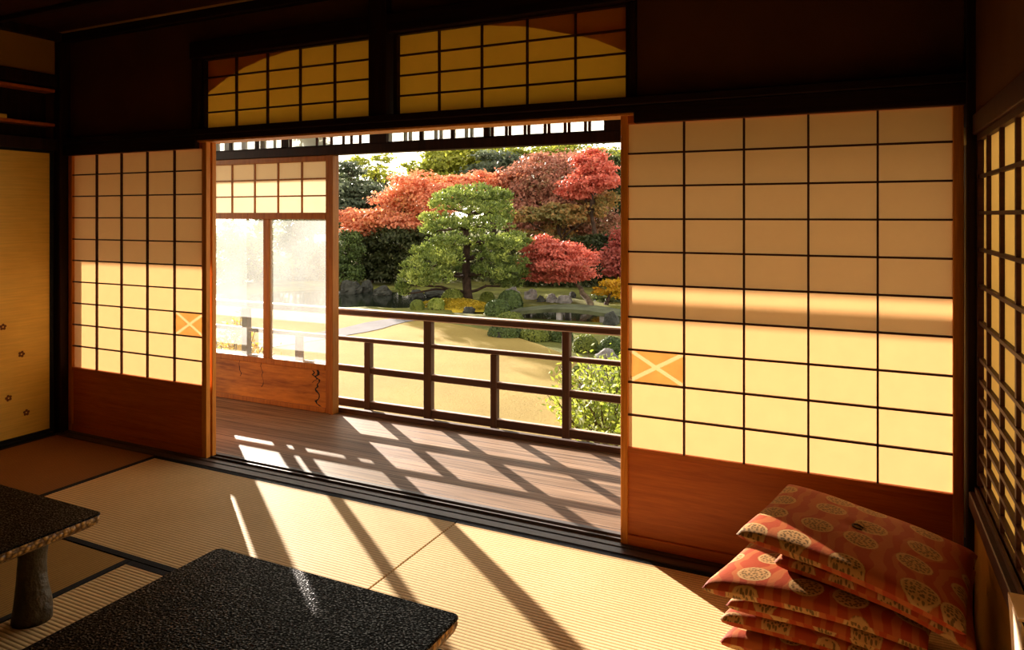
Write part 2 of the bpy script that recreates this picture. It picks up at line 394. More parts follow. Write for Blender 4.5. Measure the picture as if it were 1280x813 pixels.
def fusuma_mat():
    m, nt = new_mat('gold_sliding_door_paper')
    tc = N(nt, 'ShaderNodeTexCoord')
    n = N(nt, 'ShaderNodeTexNoise', i_Scale=3.0, i_Detail=5.0); L(nt, tc.outputs['Object'], n.inputs['Vector'])
    mp = N(nt, 'ShaderNodeMapping'); mp.inputs['Scale'].default_value = (1, 6, 120); L(nt, tc.outputs['Object'], mp.inputs[0])
    n2 = N(nt, 'ShaderNodeTexNoise', i_Scale=1.0, i_Detail=3.0); L(nt, mp.outputs[0], n2.inputs['Vector'])
    r = ramp(nt, n.outputs['Fac'], [(.3, (.82,.50,.07)), (.7, (.92,.62,.115))])
    r2 = ramp(nt, n2.outputs['Fac'], [(.3, (.85,.85,.85)), (.7, (1,1,1))])
    mm = N(nt, 'ShaderNodeMixRGB', blend_type='MULTIPLY'); mm.inputs[0].default_value = 1; L(nt, r.outputs[0], mm.inputs[1]); L(nt, r2.outputs[0], mm.inputs[2])
    b = N(nt, 'ShaderNodeBsdfPrincipled', i_Roughness=.45); b.inputs['Specular IOR Level'].default_value = .3
    L(nt, mm.outputs[0], b.inputs['Base Color']); out(nt, b.outputs[0]); return m
M['fusuma'] = fusuma_mat()
M['flower'] = plain('brown_plum_print', (.16,.055,.015), .7)

# ground materials
def ground_mat(name, cols, scale=1.2, fine=45.0, bump=.5):
    m, nt = new_mat(name)
    tc = N(nt, 'ShaderNodeTexCoord')
    n = N(nt, 'ShaderNodeTexNoise', i_Scale=scale, i_Detail=5.0, i_Roughness=.6); L(nt, tc.outputs['Object'], n.inputs['Vector'])
    n2 = N(nt, 'ShaderNodeTexNoise', i_Scale=fine, i_Detail=4.0, i_Roughness=.7); L(nt, tc.outputs['Object'], n2.inputs['Vector'])
    a = N(nt, 'ShaderNodeMath', operation='MULTIPLY'); a.inputs[1].default_value = .55; L(nt, n.outputs['Fac'], a.inputs[0])
    s = N(nt, 'ShaderNodeMath', operation='MULTIPLY_ADD'); s.inputs[1].default_value = .45; L(nt, n2.outputs['Fac'], s.inputs[0]); L(nt, a.outputs[0], s.inputs[2])
    k = len(cols)
    r = ramp(nt, s.outputs[0], [(.34 + .32*i/(k-1), c) for i, c in enumerate(cols)])
    b = N(nt, 'ShaderNodeBsdfPrincipled', i_Roughness=.9); b.inputs['Specular IOR Level'].default_value = .1
    L(nt, r.outputs[0], b.inputs['Base Color'])
    bp = N(nt, 'ShaderNodeBump', i_Strength=bump, i_Distance=.03); L(nt, n2.outputs['Fac'], bp.inputs['Height']); L(nt, bp.outputs[0], b.inputs['Normal'])
    out(nt, b.outputs[0]); return m
M['lawn'] = ground_mat('dry_winter_lawn', [(.24,.166,.042), (.30,.21,.056), (.35,.252,.071)], .8, 38)
M['moss'] = ground_mat('mossy_ground', [(.06,.055,.018), (.13,.13,.030), (.26,.25,.055)], .9, 30)
M['path'] = ground_mat('pale_gravel', [(.15,.14,.14), (.23,.215,.215)], 2, 60)
M['gold_moss'] = ground_mat('golden_groundcover', [(.28,.24,.03), (.62,.42,.04), (.60,.52,.06)], 1.6, 22)

def water_mat():
    m, nt = new_mat('pond_water_surface')
    tc = N(nt, 'ShaderNodeTexCoord')
    n = N(nt, 'ShaderNodeTexNoise', i_Scale=6.0, i_Detail=3.0); L(nt, tc.outputs['Object'], n.inputs['Vector'])
    b = N(nt, 'ShaderNodeBsdfPrincipled', i_Roughness=.08); b.inputs['Base Color'].default_value = (.012,.016,.010,1)
    bp = N(nt, 'ShaderNodeBump', i_Strength=.12, i_Distance=.02); L(nt, n.outputs['Fac'], bp.inputs['Height']); L(nt, bp.outputs[0], b.inputs['Normal'])
    out(nt, b.outputs[0]); return m
M['water'] = water_mat()

# ------------------------------------------------------------------ camera geometry used for placing (world metres)
F_, YAW, HY, DC, HC = 896.7, .449, 269.4, 2.972, 1.40
S_, C_ = math.sin(YAW), math.cos(YAW)
def ray(u, v):
    l = (u-640)/F_; z = -(v-HY)/F_
    return Vector((l*C_ - S_, l*S_ + C_, z))
def at_depth(u, v, d):
    r = ray(u, v); return Vector((0, -DC, HC)) + r*d
def on_z(u, v, z):
    r = ray(u, v); return Vector((0, -DC, HC)) + r*((z-HC)/r.z)
GZ = -.90

# ------------------------------------------------------------------ the room
def struct(name, mb, mats, bevel=0, parent=None):
    o = mb.build(name, mats, parent, bevel)
    if parent is None: o['kind'] = 'structure'
    return o

XL, XR, YB, ZC = -4.68, .36, -4.7, 2.58
struct('floor', MB().box(XL-.3, XR+.3, YB-.2, .06, -.30, -.056), M['beam'])
struct('ceiling', MB().box(XL-.6, XR+.4, YB-.2, .10, ZC, ZC+.06), M['ceiling'])
# ceiling battens
for i, y in enumerate(np.arange(-.45, -4.6, -.45)):
    struct('trim_%d' % (20+i), MB().box(XL, XR, y-.018, y+.018, ZC-.03, ZC-.0005, c=.003), M['frame'])
mb = MB().box(XL, XR, -.055, -.005, ZC-.055, ZC-.0005, c=.004)
struct('trim_1', mb, M['beam'])
struct('trim_2', MB().box(XL+.001, XL+.05, YB, -.06, ZC-.055, ZC-.0005, c=.004), M['frame'])

# back wall above the lintel, right and left of the transoms
mb = MB()
mb.box(-.842, XR+.3, .0, .05, 1.89, ZC)              # right plaster
mb.box(XL-.3, -3.485, .0, .05, 1.89, ZC)             # left plaster
mb.box(-3.485, -.842, .0, .05, 2.40, ZC)             # strip above the transoms
mb.box(XL-.5, XL-.035, -.6, .05, -.3, 1.815); mb.box(XL-.5, XL-.112, -.6, .05, 1.815, ZC); mb.box(XL-.11, -4.703, -.068, .05, -.3, ZC); mb.box(.402, XR+.3, -.07, .05, -.3, 1.888)
struct('wall_back', mb, M['plaster'])
# long beams
struct('trim_3', MB().box(XL-.1, XR+.1, -.06, .09, 1.862, 1.897, c=.004), M['beam'])      # lintel upper rail
struct('trim_4', MB().box(-3.43, -.845, -.035, .08, 1.822, 1.833, c=.002), M['stile'])  # lintel's lit lower edge put into a strip of brighter wood
struct('trim_40', MB().box(-3.43, -.845, -.045, .08, 1.8335, 1.8615, c=.002), M['beam'])    # dark lintel face above the brighter strip
struct('trim_5', MB().box(XL-.1, -3.431, -.05, .09, 1.787, 1.8615, c=.003), M['beam'])
struct('trim_6', MB().box(-.844, XR+.1, -.05, .09, 1.787, 1.8615, c=.003), M['beam'])
struct('trim_7', MB().box(-3.485, -.842, -.045, .075, 2.305, 2.40, c=.004), M['beam'])
# posts between and beside the transoms
for i, (a, b, y0) in enumerate([(-2.208, -2.10, -.05), (-3.485, -3.425, -.03), (-.868, -.842, -.03)]):
    struct('trim_%d' % (8+i), MB().box(a, b, y0, .07, 1.8975, 2.3045 if i else ZC-.056, c=.004), M['frame'])
struct('trim_11', MB().box(XL-.02, -4.634, -.07, .05, -.055, ZC-.056, c=.004), M['frame'])        # corner post
struct('trim_12', MB().box(.338, .40, -.075, .05, -.055, ZC-.056, c=.004), M['frame'])

# sill with grooves
mb = MB()
for (y0, y1, z1) in [(-.108, -.062, .004), (-.062, -.046, -.004), (-.046, -.018, .003), (-.018, .020, -.008), (.020, .028, .003), (.028, .060, -.008), (.060, .085, .003)]:
    mb.box(-4.63, .337, y0, y1, -.055, z1)
struct('trim_13', mb, M['sill'])

# ---- shoji
def grid_lattice(mb, xs, zs, y0, y1, w=.007, x0=None, x1=None, z0=None, z1=None):
    for x in xs: mb.box(x-w/2, x+w/2, y0, y1, z0, z1)
    for z in zs: mb.box(x0, x1, y0+.001, y1-.0005, z-w/2, z+w/2)
def shoji(name, x0, x1, y, stile_l, stile_r, hik, ztop=1.842):
    """y is the paper plane"""
    r = empty(name, ((x0+x1)/2, y, 0)); r['kind'] = 'structure'
    def loc(mb_, nm, mt):
        o = mb_.build(nm, mt, r); o.location = (-(x0+x1)/2, -y, 0); return o
    mb = MB()
    mb.box(x0, x0+stile_l, y-.018, y+.012, 0, ztop, c=.002)
    mb.box(x1-stile_r, x1, y-.018, y+.012, 0, ztop, c=.002)
    loc(mb, 'stile', M['stile'])
    a, b = x0+stile_l, x1-stile_r
    mb = MB()
    mb.box(a, b, y-.018, y+.012, 1.786, ztop, c=.002)
    mb.box(a, b, y-.018, y+.012, .392, .415, c=.002)
    mb.box(a, b, y-.018, y+.012, 0, .045, c=.002)
    loc(mb, 'rail', M['panel'])
    loc(MB().box(a, b, y-.006, y+.002, .045, .392), 'lower_panel', M['panel'])
    mb = MB()
    w = (b-a)/5
    pit = (1.8-.415)/10
    grid_lattice(mb, [a+w*k for k in range(1, 5)], [.415+pit*k for k in range(1, 10)], y-.015, y-.001, .0075, a, b, .415, 1.786)
    loc(mb, 'lattice', M['kumiko'])
    loc(MB().sheet_y(a, b, y, .415, 1.786), 'paper', M['paper'])
    # pull: a coloured paper square with an X left open
    k = hik
    hx0, hx1 = (a, a+w) if k == 0 else (a+w*(k), a+w*(k+1))
    hz0, hz1 = .415+pit*2 + .004, .415+pit*3 - .004
    hx0 += .004; hx1 -= .004
    cx, cz = (hx0+hx1)/2, (hz0+hz1)/2
    mb = MB()
    t = .016
    hw, hh = (hx1-hx0)/2, (hz1-hz0)/2
    dg = math.hypot(hw, hh)
    ox, oz = t*dg/hh*.5, t*dg/hw*.5
    yy = y-.0016
    for tri in [[(-hw+ox, hh), (hw-ox, hh), (0, oz)], [(-hw+ox, -hh), (0, -oz), (hw-ox, -hh)],
                [(-hw, hh-oz), (-ox, 0), (-hw, -hh+oz)], [(hw, hh-oz), (hw, -hh+oz), (ox, 0)]]:
        P = [(cx+p[0], yy, cz+p[1]) for p in tri] + [(cx+p[0], yy+.0006, cz+p[1]) for p in tri]
        mb.add(P, [(0,1,2), (5,4,3), (0,3,4,1), (1,4,5,2), (2,5,3,0)])
    o = loc(mb, 'hand_pull', M['paper_pull']); o['label'] = 'amber paper square with a pale X'
    return r
shoji('door_1', -4.632, -3.376, 0.0, .037, .037, 4)
shoji('door_2', -.910, .336, 0.0, .031, .033, 0)
# second leaf, glazed, slid behind the left one
r = empty('door_4', (-4.0, .040, 0)); r['kind'] = 'structure'
def locr(mb_, nm, mt, r=r):
    o = mb_.build(nm, mt, r); o.location = -Vector(r.location); return o
mb = MB().box(-4.632, -4.595, .026, .054, 0, 1.842, c=.002).box(-3.413, -3.376, .026, .054, 0, 1.842, c=.002)
locr(mb, 'stile', M['stile'])
mb = MB().box(-4.595, -3.413, .026, .054, 1.786, 1.842, c=.002).box(-4.595, -3.413, .026, .054, 0, .05, c=.002).box(-4.595, -3.413, .026, .054, .38, .41, c=.002)
locr(mb, 'rail', M['panel'])
locr(MB().box(-4.595, -3.413, .037, .042, .05, .38), 'lower_panel', M['panel'])

# ---- transom windows
def transom(name, x0, x1):
    r = empty(name, ((x0+x1)/2, .02, 2.1)); r['kind'] = 'structure'
    def loc(mb_, nm, mt):
        o = mb_.build(nm, mt, r); o.location = -Vector(r.location); return o
    mb = MB()
    f = .022
    mb.box(x0-f, x0, -.01, .0187, 1.8975, 2.3045); mb.box(x1, x1+f, -.01, .0187, 1.8975, 2.3045)
    mb.box(x0, x1, -.01, .0187, 2.297, 2.3045); mb.box(x0, x1, -.01, .0187, 1.8975, 1.902)
    loc(mb, 'window_frame', M['frame'])
    mb = MB(); w = (x1-x0)/5; h = (2.297-1.895)/4
    grid_lattice(mb, [x0+w*k for k in range(1, 5)], [1.895+h*k for k in range(1, 4)], .002, .0175, .008, x0, x1, 1.902, 2.297)
    loc(mb, 'lattice', M['kumiko'])
    loc(MB().sheet_y(x0, x1, .018, 1.90, 2.299), 'paper', M['paper_warm'])
    return r
transom('window_1', -3.400, -2.232)
transom('window_2', -2.062, -.890)
# arched second paper layer added behind the transoms, dimming their tops
pts = [(-3.5,2.05),(-3.43,2.108),(-3.30,2.175),(-3.225,2.208),(-3.10,2.25),(-2.969,2.281),(-2.817,2.302),(-2.738,2.309),(-2.45,2.328),(-2.165,2.335),
       (-1.88,2.328),(-1.56,2.304),(-1.373,2.277),(-1.277,2.252),(-1.134,2.212),(-1.036,2.183),(-.899,2.116),(-.83,2.06)]
mb = MB()
V = []; Fc = []
for (x, z) in pts: V += [(x,.0192,z-.012),(x,.024,z-.012),(x,.0192,2.39),(x,.024,2.39)]
for i in range(len(pts)-1):
    a = i*4; b = a+4
    Fc += [(a,b,b+2,a+2),(a+1,a+3,b+3,b+1),(a,a+1,b+1,b),(a+2,b+2,b+3,a+3)]
mb.add(V, Fc)
struct('trim_14', mb, M['paper_side'])

# ---- left wall: gold sliding door, slatted transom, plaster
mb = MB()
mb.box(XL-.10, XL, YB, -.075, 2.305, ZC)
struct('wall_left', mb, M['plaster_amber'])
struct('trim_15', MB().box(XL-.11, XL+.03, YB, -.075, 2.225, 2.304, c=.004), M['frame'])
struct('trim_16', MB().box(XL-.11, XL+.03, YB, -.075, 1.818, 1.892, c=.004), M['frame'])
struct('trim_17', MB().box(XL-.11, XL+.035, YB, -.109, -.055, .008, c=.003), M['heri'])
r = empty('window_4', (XL, -2.0, 2.06)); r['kind'] = 'structure'
def locr4(mb_, nm, mt):
    o = mb_.build(nm, mt, r); o.location = -Vector(r.location); return o
mb = MB()
for z in (1.985, 2.205): mb.box(XL-.09, XL+.012, YB, -.08, z-.012, z+.008, c=.002)
locr4(mb, 'shelf_board', M['panel'])
mb = MB().box(XL-.10, XL-.088, YB, -.08, 1.892, 2.225)  # dark sheet put in for the unlit room behind the slats
locr4(mb, 'dark_backing', M['frame'])
blk = MB().box(-.05, .05, -.09, .09, 0, .026, c=.004)  # block put in for a pale bit of wall glimpsed between the slats
o = blk.build('pale_wall_block', M['fusuma']); o.location = (XL-.035, -.46, 1.9925)
tag(o, 'small pale block standing in for a glimpse of wall above the gold sliding door', 'block')
# fusuma
def fusuma(name, y0, y1, x):
    r = empty(name, (x, (y0+y1)/2, 0)); r['kind'] = 'structure'
    def loc(mb_, nm, mt):
        o = mb_.build(nm, mt, r); o.location = -Vector(r.location); return o
    mb = MB()
    mb.box(x-.025, x+.004, y0, y0+.022, .009, 1.817, c=.002); mb.box(x-.025, x+.004, y1-.022, y1, .009, 1.817, c=.002)
    mb.box(x-.025, x+.004, y0+.022, y1-.022, .009, .030, c=.002); mb.box(x-.025, x+.004, y0+.022, y1-.022, 1.80, 1.817, c=.002)
    loc(mb, 'door_frame', M['heri'])
    mb = MB().box(x-.02, x-.002, y0+.022, y1-.022, .03, 1.80)
    fl = [(-.386,.721),(-.279,.537),(-.354,.281),(-.25,.167),(-.70,.46),(-.86,.95),(-.62,.20),(-1.02,.30),(-.95,.66)]
    for (yc, zc) in fl:
        if not (y0+.05 < yc < y1-.04): continue
        for k in range(5):
            a = 2*math.pi*k/5 + yc*9
            c = (yc+.0125*math.cos(a), zc+.0125*math.sin(a))
            P = [(x-.0008, c[0]+.0085*math.cos(t), c[1]+.0085*math.sin(t)) for t in np.linspace(0, 2*math.pi, 9)[:-1]]
            mb.add(P, [tuple(range(8))], 1)
    loc(mb, 'paper', [M['fusuma'], M['flower']])
fusuma('door_5', -1.30, -.085, XL)
fusuma('door_6', -2.52, -1.302, XL)
fusuma('door_7', -3.74, -2.522, XL)

# rest of shell behind the viewer
struct('wall_rear', MB().box(XL-.3, XR+.3, YB-.1, YB, -.055, ZC), M['plaster'])
struct('wall_left_rear', MB().box(XL-.10, XL, YB, -3.742, .009, 1.817), M['plaster_amber'])

# ---- right wall with the lattice window
mb = MB()
mb.box(XR, XR+.06, YB, -.0, -.055, .40)
mb.box(XR+.004, XR+.06, YB, -.0, 1.745, ZC, 1)
struct('wall_right', mb, [M['plaster_amber'], M['plaster']])
struct('trim_18', MB().box(XR-.006, XR+.06, YB, -.077, 1.675, 1.744, c=.003), M['kumiko'])
mb = MB()
mb.box(.343, .44, YB, -.077, .401, .455, c=.003)
struct('trim_19', mb, M['kumiko'])
r = empty('window_3', (.40, -2.0, 1.05)); r['kind'] = 'structure'
def locr3(mb_, nm, mt):
    o = mb_.build(nm, mt, r); o.location = -Vector(r.location); return o
mb = MB()
mb.box(.360, .368, YB, -.08, .456, .474); mb.box(.374, .394, YB, -.08, .456, .480)
mb.box(.366, .394, YB, -.08, 1.655, 1.675); mb.box(.366, .394, -.095, -.078, .480, 1.655, c=.002)
locr3(mb, 'window_frame', M['kumiko'])
mb = MB()
for y in [-.244-.2325*k for k in range(0, 19)]: mb.box(.372, .3835, y-.010, y+.010, .480, 1.655)
for z in [1.655-.1235*k for k in range(1, 7)] + [.905-.0635*k for k in range(1, 7)]: mb.box(.370, .3835, YB, -.095, z-.006, z+.006)
locr3(mb, 'lattice', M['kumiko'])
locr3(MB().add([(.385,YB,.46),(.385,-.08,.46),(.385,-.08,1.67),(.385,YB,1.67)], [(0,1,2,3)]), 'paper', M['paper_side'])
# pale cord in the corner
mb = MB().tube([(.330,-.095,1.70),(.330,-.095,1.64)], .0035, 6).tube([(.330,-.095,1.645),(.3298,-.096,1.0),(.330,-.095,.30)], .0017, 6)
tag(mb.build('hanging_cord', M['metal']), 'thin pale cord hanging down the dark corner post beside the lattice window', 'cord')
# cream cloth on the ledge
mb = MB()
V = []; Fc = []
n = 9
for i in range(n):
    t = i/(n-1)
    z = .475 - .28*t
    x = .330 + .006*math.sin(t*2.2)
    for (yy, th) in ((-.870-.02*math.sin(t*2.6), 0), (-1.02-.03*t, 0)):
        V += [(x, yy, z), (x+.006, yy, z)]
for i in range(n-1):
    a = i*4; b = a+4
    Fc += [(a,a+2,b+2,b), (a+1,b+1,b+3,a+3), (a,b,b+1,a+1), (a+2,a+3,b+3,b+2)]
Fc += [(0,1,3,2), ((n-1)*4,(n-1)*4+2,(n-1)*4+3,(n-1)*4+1)]
mb.add(V, Fc, 0, True)
mb.box(.330, .40, -1.0, -.872, .4755, .4815)
tag(mb.build('draped_cloth', M['cloth']), 'pale cream cloth draped over the wooden ledge under the lattice window', 'cloth')

# ------------------------------------------------------------------ tatami
def tatami(x0, x1, y0, y1, axis, label, mat=None, gap=.002):
    r = empty('tatami_mat', ((x0+x1)/2, (y0+y1)/2, -.055), label, 'tatami mat', 'woven straw mats covering the floor')
    cx, cy = (x0+x1)/2, (y0+y1)/2
    x0 += gap; x1 -= gap; y0 += gap; y1 -= gap
    mb = MB().box(x0-cx, x1-cx, y0-cy, y1-cy, 0, .055, c=.003)
    mb.build('woven_surface', mat or (M['tat_x'] if axis == 'X' else M['tat_y']), r)
    h = .030
    if axis == 'X':
        for (a, b) in ((y0, y0+h), (y1-h, y1)): MB().box(x0-cx-.0005, x1-cx+.0005, a-cy, b-cy, .002, .0563, c=.001).build('border', M['heri'], r)
    else:
        for (a, b) in ((x0, x0+h), (x1-h, x1)): MB().box(a-cx, b-cx, y0-cy-.0005, y1-cy+.0005, .002, .0563, c=.001).build('border', M['heri'], r)
    return r
G = .0
tatami(-3.655, -1.650, -1.020, -.110, 'X', 'straw mat along the sill, half sunlit, ending at the seam left of centre')
tatami(-1.650, .335, -1.020, -.110, 'X', 'sunlit straw mat along the sill, running from the seam under the cushion stack')
tatami(-4.63, -3.655, -2.020, -.110, 'Y', 'dark brown straw mat in the corner below the gold sliding door', M['tat_redbrown'])
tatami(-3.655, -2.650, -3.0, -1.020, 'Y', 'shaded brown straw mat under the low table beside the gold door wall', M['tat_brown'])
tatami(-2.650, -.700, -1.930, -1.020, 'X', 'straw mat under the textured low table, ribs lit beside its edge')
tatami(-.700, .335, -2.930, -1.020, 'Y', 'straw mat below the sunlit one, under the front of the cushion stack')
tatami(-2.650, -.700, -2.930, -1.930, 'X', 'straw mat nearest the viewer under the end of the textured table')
tatami(-4.63, -3.655, -4.0, -2.020, 'Y', 'straw mat along the gold door wall farther from the paper doors', M['tat_redbrown'])

# ------------------------------------------------------------------ low tables
def table(loc, w, l, label):
    r = empty('low_table', loc, label, 'table', 'black low tables on the straw mats')
    h = .33
    def rr(x0, x1, y0, y1, rad, n=5):
        P = []
        for (cx, cy, a0) in ((x1-rad, y1-rad, 0), (x0+rad, y1-rad, 90), (x0+rad, y0+rad, 180), (x1-rad, y0+rad, 270)):
            for k in range(n+1):
                a = math.radians(a0+90*k/n); P.append((cx+rad*math.cos(a), cy+rad*math.sin(a)))
        return P
    def slab(zs, ins):
        mb = MB(); rings = [rr(i, w-i, -l+i, -i, .022) for i in ins]
        n = len(rings[0]); V = []; Fc = []
        for z, rg in zip(zs, rings): V += [(p[0], p[1], z) for p in rg]
        for k in range(len(zs)-1):
            for j in range(n): Fc.append((k*n+j, k*n+(j+1) % n, (k+1)*n+(j+1) % n, (k+1)*n+j))
        Fc.append(tuple(range(n-1, -1, -1))); Fc.append(tuple((len(zs)-1)*n+j for j in range(n)))
        return mb.add(V, Fc)
    slab([h-.006, h-.002, h], [0, .0008, .004]).build('tabletop', M['lacquer'], r)
    slab([h-.046, h-.036, h-.020, h-.0065], [.022, .006, .001, .003]).build('table_edge', M['gnarl'], r)['label'] = 'gnarled amber bark edge'
    # apron
    MB().box(.12, w-.12, -l+.16, -.16, h-.075, h-.047, c=.004).build('apron', M['legwood'], r)
    for (x, y) in ((.13, -.17), (w-.13, -.17), (.13, -l+.17), (w-.13, -l+.17)):
        mb = MB()
        Z = np.linspace(0, h-.047, 9)
        R = [.062, .060, .056, .051, .047, .044, .043, .046, .052]
        mb.tube([(x+.004*math.sin(z*30), y, z) for z in Z], R, 18, jit=.03)
        mb.build('leg', M['legwood'], r)
    return r
table((-1.856, -1.300, 0.0015), .90, 1.30, 'black low table with a hammered top in front of the open doorway')
table((-3.345, -1.285, 0.0015), .90, 1.30, 'black low table cut off by the photo edge, trunk-like leg showing near the gold door')

# ------------------------------------------------------------------ floor cushions
def cushion(name, corners, th, label, zlift=0):
    """corners: fl, fr, br, bl centre-plane points"""
    P = [Vector(c) for c in corners]
    cen = sum(P, Vector())/4
    th += .010
    r = empty(name, (cen.x, cen.y, cen.z-th/2), label, 'cushion', 'brocade floor cushions stacked by the paper door')
    n = 40
    V = []; Fc = []; UV = []
    def pos(u, v, s):
        # concave edges between pointed corners
        pin = .010
        uu = (u+1)/2; vv = (v+1)/2
        p = (P[0]*(1-uu)*(1-vv) + P[1]*uu*(1-vv) + P[2]*uu*vv + P[3]*(1-uu)*vv)
        ex = (P[1]-P[0]).normalized(); ey = (P[3]-P[0]).normalized()
        p = p - ex*(u*pin*(1-v*v)*abs(u)) - ey*(v*pin*(1-u*u)*abs(v))
        a = max(0, 1-abs(u)**12); b = max(0, 1-abs(v)**12)
        k = (a*b)**.42*(.74+.26*(1-u*u)*(1-v*v))
        d = max(0.0, 1-math.hypot(u, v)/.22); k -= .30*d*d
        wob = .0035*mnoise.noise(Vector((u*2.3+cen.z*40, v*2.3, s)))
        return p + Vector((0, 0, s*(th/2*k + wob*k) + .020*(1-u*u)*(1-.5*v*v) - .008*max(0, u)**2*(1-v)))
    for s in (1, -1):
        base = len(V)
        for i in range(n+1):
            for j in range(n+1):
                u = -1+2*i/n; v = -1+2*j/n
                u = math.sin(u*math.pi/2)*.55+u*.45; v = math.sin(v*math.pi/2)*.55+v*.45
                V.append(pos(u, v, s) - Vector(r.location)); UV.append((u*.33+cen.z*3.1, v*.30+cen.z*1.7 + (.4 if s < 0 else 0)))
        for i in range(n):
            for j in range(n):
                q = (base+i*(n+1)+j, base+(i+1)*(n+1)+j, base+(i+1)*(n+1)+j+1, base+i*(n+1)+j+1)
                Fc.append(q if s > 0 else q[::-1])
    mb = MB(); mb.add(V, Fc, 0, True)
    o = mb.build('cover', M['brocade'], r)
    uvl = o.data.uv_layers.new(name='UVMap')
    li = np.zeros(len(o.data.loops), np.int32); o.data.loops.foreach_get('vertex_index', li)
    uvl.data.foreach_set('uv', np.array(UV, np.float32)[li].ravel())
    # centre tuft thread and corner tassels
    c = pos(0, 0, 1) - Vector(r.location)
    mb = MB().tube([c + Vector((.016*math.cos(a), .016*math.sin(a), .003+.010*math.sin(a*.5))) for a in np.linspace(.4, 5.4, 12)], .0026, 6)
    mb.build('tuft', M['cord'], r)['label'] = 'dark loop of thread at the centre'
    return r
def corner(u, v, z): p = on_z(u, v, z); return (p.x, p.y, z)
st = []
for fl, fr, dz, th, lb in [
    ((899,803,.040), (1140,880,.036), .004, .068, 'bottom brocade cushion of the stack, its pale sunlit corner on the mat'),
    ((899,775,.108), (1143,850,.098), .006, .064, 'thin brocade cushion second from the bottom of the stack'),
    ((907,757,.172), (1150,829,.158), .008, .062, 'brocade cushion third from the bottom, only its front edge showing'),
    ((877,735,.240), (1160,806,.215), .012, .070, 'wide cushion with a large sunlit medallion corner, third from the top'),
    ((967,703,.312), (1222,808,.268), .014, .062, 'cushion set back under the topmost one, dark edge showing'),
    ((920,668,.380), (1208,786,.330), .026, .068, 'topmost brocade cushion with a sunlit corner and a thread loop')]:
    a = corner(*fl); b = corner(*fr)
    b = (min(b[0], .29), b[1], b[2])
    c = (min(b[0]+.085, .335), b[1]+.44, b[2]+dz*.6); d = (a[0]+.118, a[1]+.432, a[2]+dz)
    st.append(([a, b, c, d], th, lb))
for cs, th, lb in st: cushion('floor_cushion', cs, th, lb)

# ------------------------------------------------------------------ veranda
YD = 1.05
struct('veranda_floor', MB().box(-8.5, 11, .086, 1.16, -.06, -.002), M['deck'])
struct('veranda_edge', MB().box(-8.5, 11, 1.086, 1.125, -.0015, .034, c=.004).box(-8.5, 11, 1.10, 1.17, -.20, -.061), M['rail'])
mb = MB()
for x in np.arange(-8, 3.2, 1.8): mb.box(x-.06, x+.06, .95, 1.08, -.92, -.061)
struct('veranda_support', mb, M['railpost'])
struct('wall_footing', MB().box(-8.5, 3.2, .0, .06, -.92, -.31), M['plaster'])
# outer lintel, clerestory and eaves
struct('trim_30', MB().box(-8.5, 3.2, 1.015, 1.095, 1.826, 1.890, c=.004), M['frame'])
struct('trim_31', MB().box(-8.5, 3.2, 1.015, 1.095, 2.225, 2.36, c=.004), M['frame'])
def roofpoly():
    mb = MB()
    prof = [(-.2, 2.60), (2.12, 2.218), (2.12, 2.28), (-.2, 2.74)]
    V = [(-9, y, z) for y, z in prof] + [(11, y, z) for y, z in prof]
    return mb.add(V, [(0,1,2,3),(7,6,5,4),(0,4,5,1),(1,5,6,2),(2,6,7,3),(3,7,4,0)])
struct('roof', roofpoly(), M['soffit'])
struct('roof_gutter', MB().tube([(-4.0,2.17,2.15),(10.9,2.17,2.15)], .036, 12), M['soffit'])
# posts
posts = [(-3.389, -3.318)]
struct('veranda_pillar', MB().box(-3.352, -3.318, 1.015, 1.085, -.0015, 1.826, c=.004), M['doorwood'])
# clerestory windows
def clerestory(name, x0, x1, split, bars_in, bars_out, mull):
    r = empty(name, ((x0+x1)/2, YD, 2.05)); r['kind'] = 'structure'
    def loc(mb_, nm, mt):
        o = mb_.build(nm, mt, r); o.location = -Vector(r.location); return o
    z0, z1 = 1.890, 2.225
    mb = MB()
    mb.box(x0-.14, x0, 1.02, 1.09, z0, z1); mb.box(split[0], split[1], 1.03, 1.08, z0, z1)
    for x in mull: mb.box(x-.012, x+.012, 1.035, 1.06, z0, z1)
    mb.box(x0, x1, 1.03, 1.08, z0, z0+.008); mb.box(x0, x1, 1.03, 1.08, z1-.02, z1)
    loc(mb, 'window_frame', M['frame'])
    mb = MB()
    for x in bars_in: mb.box(x-.008, x+.008, 1.03, 1.042, z0+.008, z1-.02)
    for x in bars_out: mb.box(x-.010, x+.010, 1.058, 1.07, z0+.008, z1-.02)
    loc(mb, 'lattice', M['kumiko'])
    loc(MB().sheet_y(x0, x1, 1.047, z0+.008, z1-.02), 'pane', M['frost'])
clerestory('window_5', -4.49, -3.005, (-3.806, -3.752), [-3.72, -3.475, -3.41, -3.345, -3.239, -3.17, -3.094], [-4.40,-4.37, -4.22, -4.19, -4.03, -4.0, -3.90], [-4.324, -4.06])
clerestory('window_6', -2.865, -1.33, (-2.129, -2.089), [-2.067, -1.97, -1.945, -1.842, -1.816, -1.708, -1.682, -1.578, -1.552, -1.449, -1.423], [-2.74, -2.70, -2.50, -2.46, -2.27, -2.23], [-2.60, -2.36])
struct('trim_32', MB().box(-1.33, 3.2, 1.02, 1.09, 1.8905, 2.2245), M['frame'])
struct('trim_33', MB().box(-8.5, -4.63, 1.02, 1.09, 1.8905, 2.2245), M['frame'])

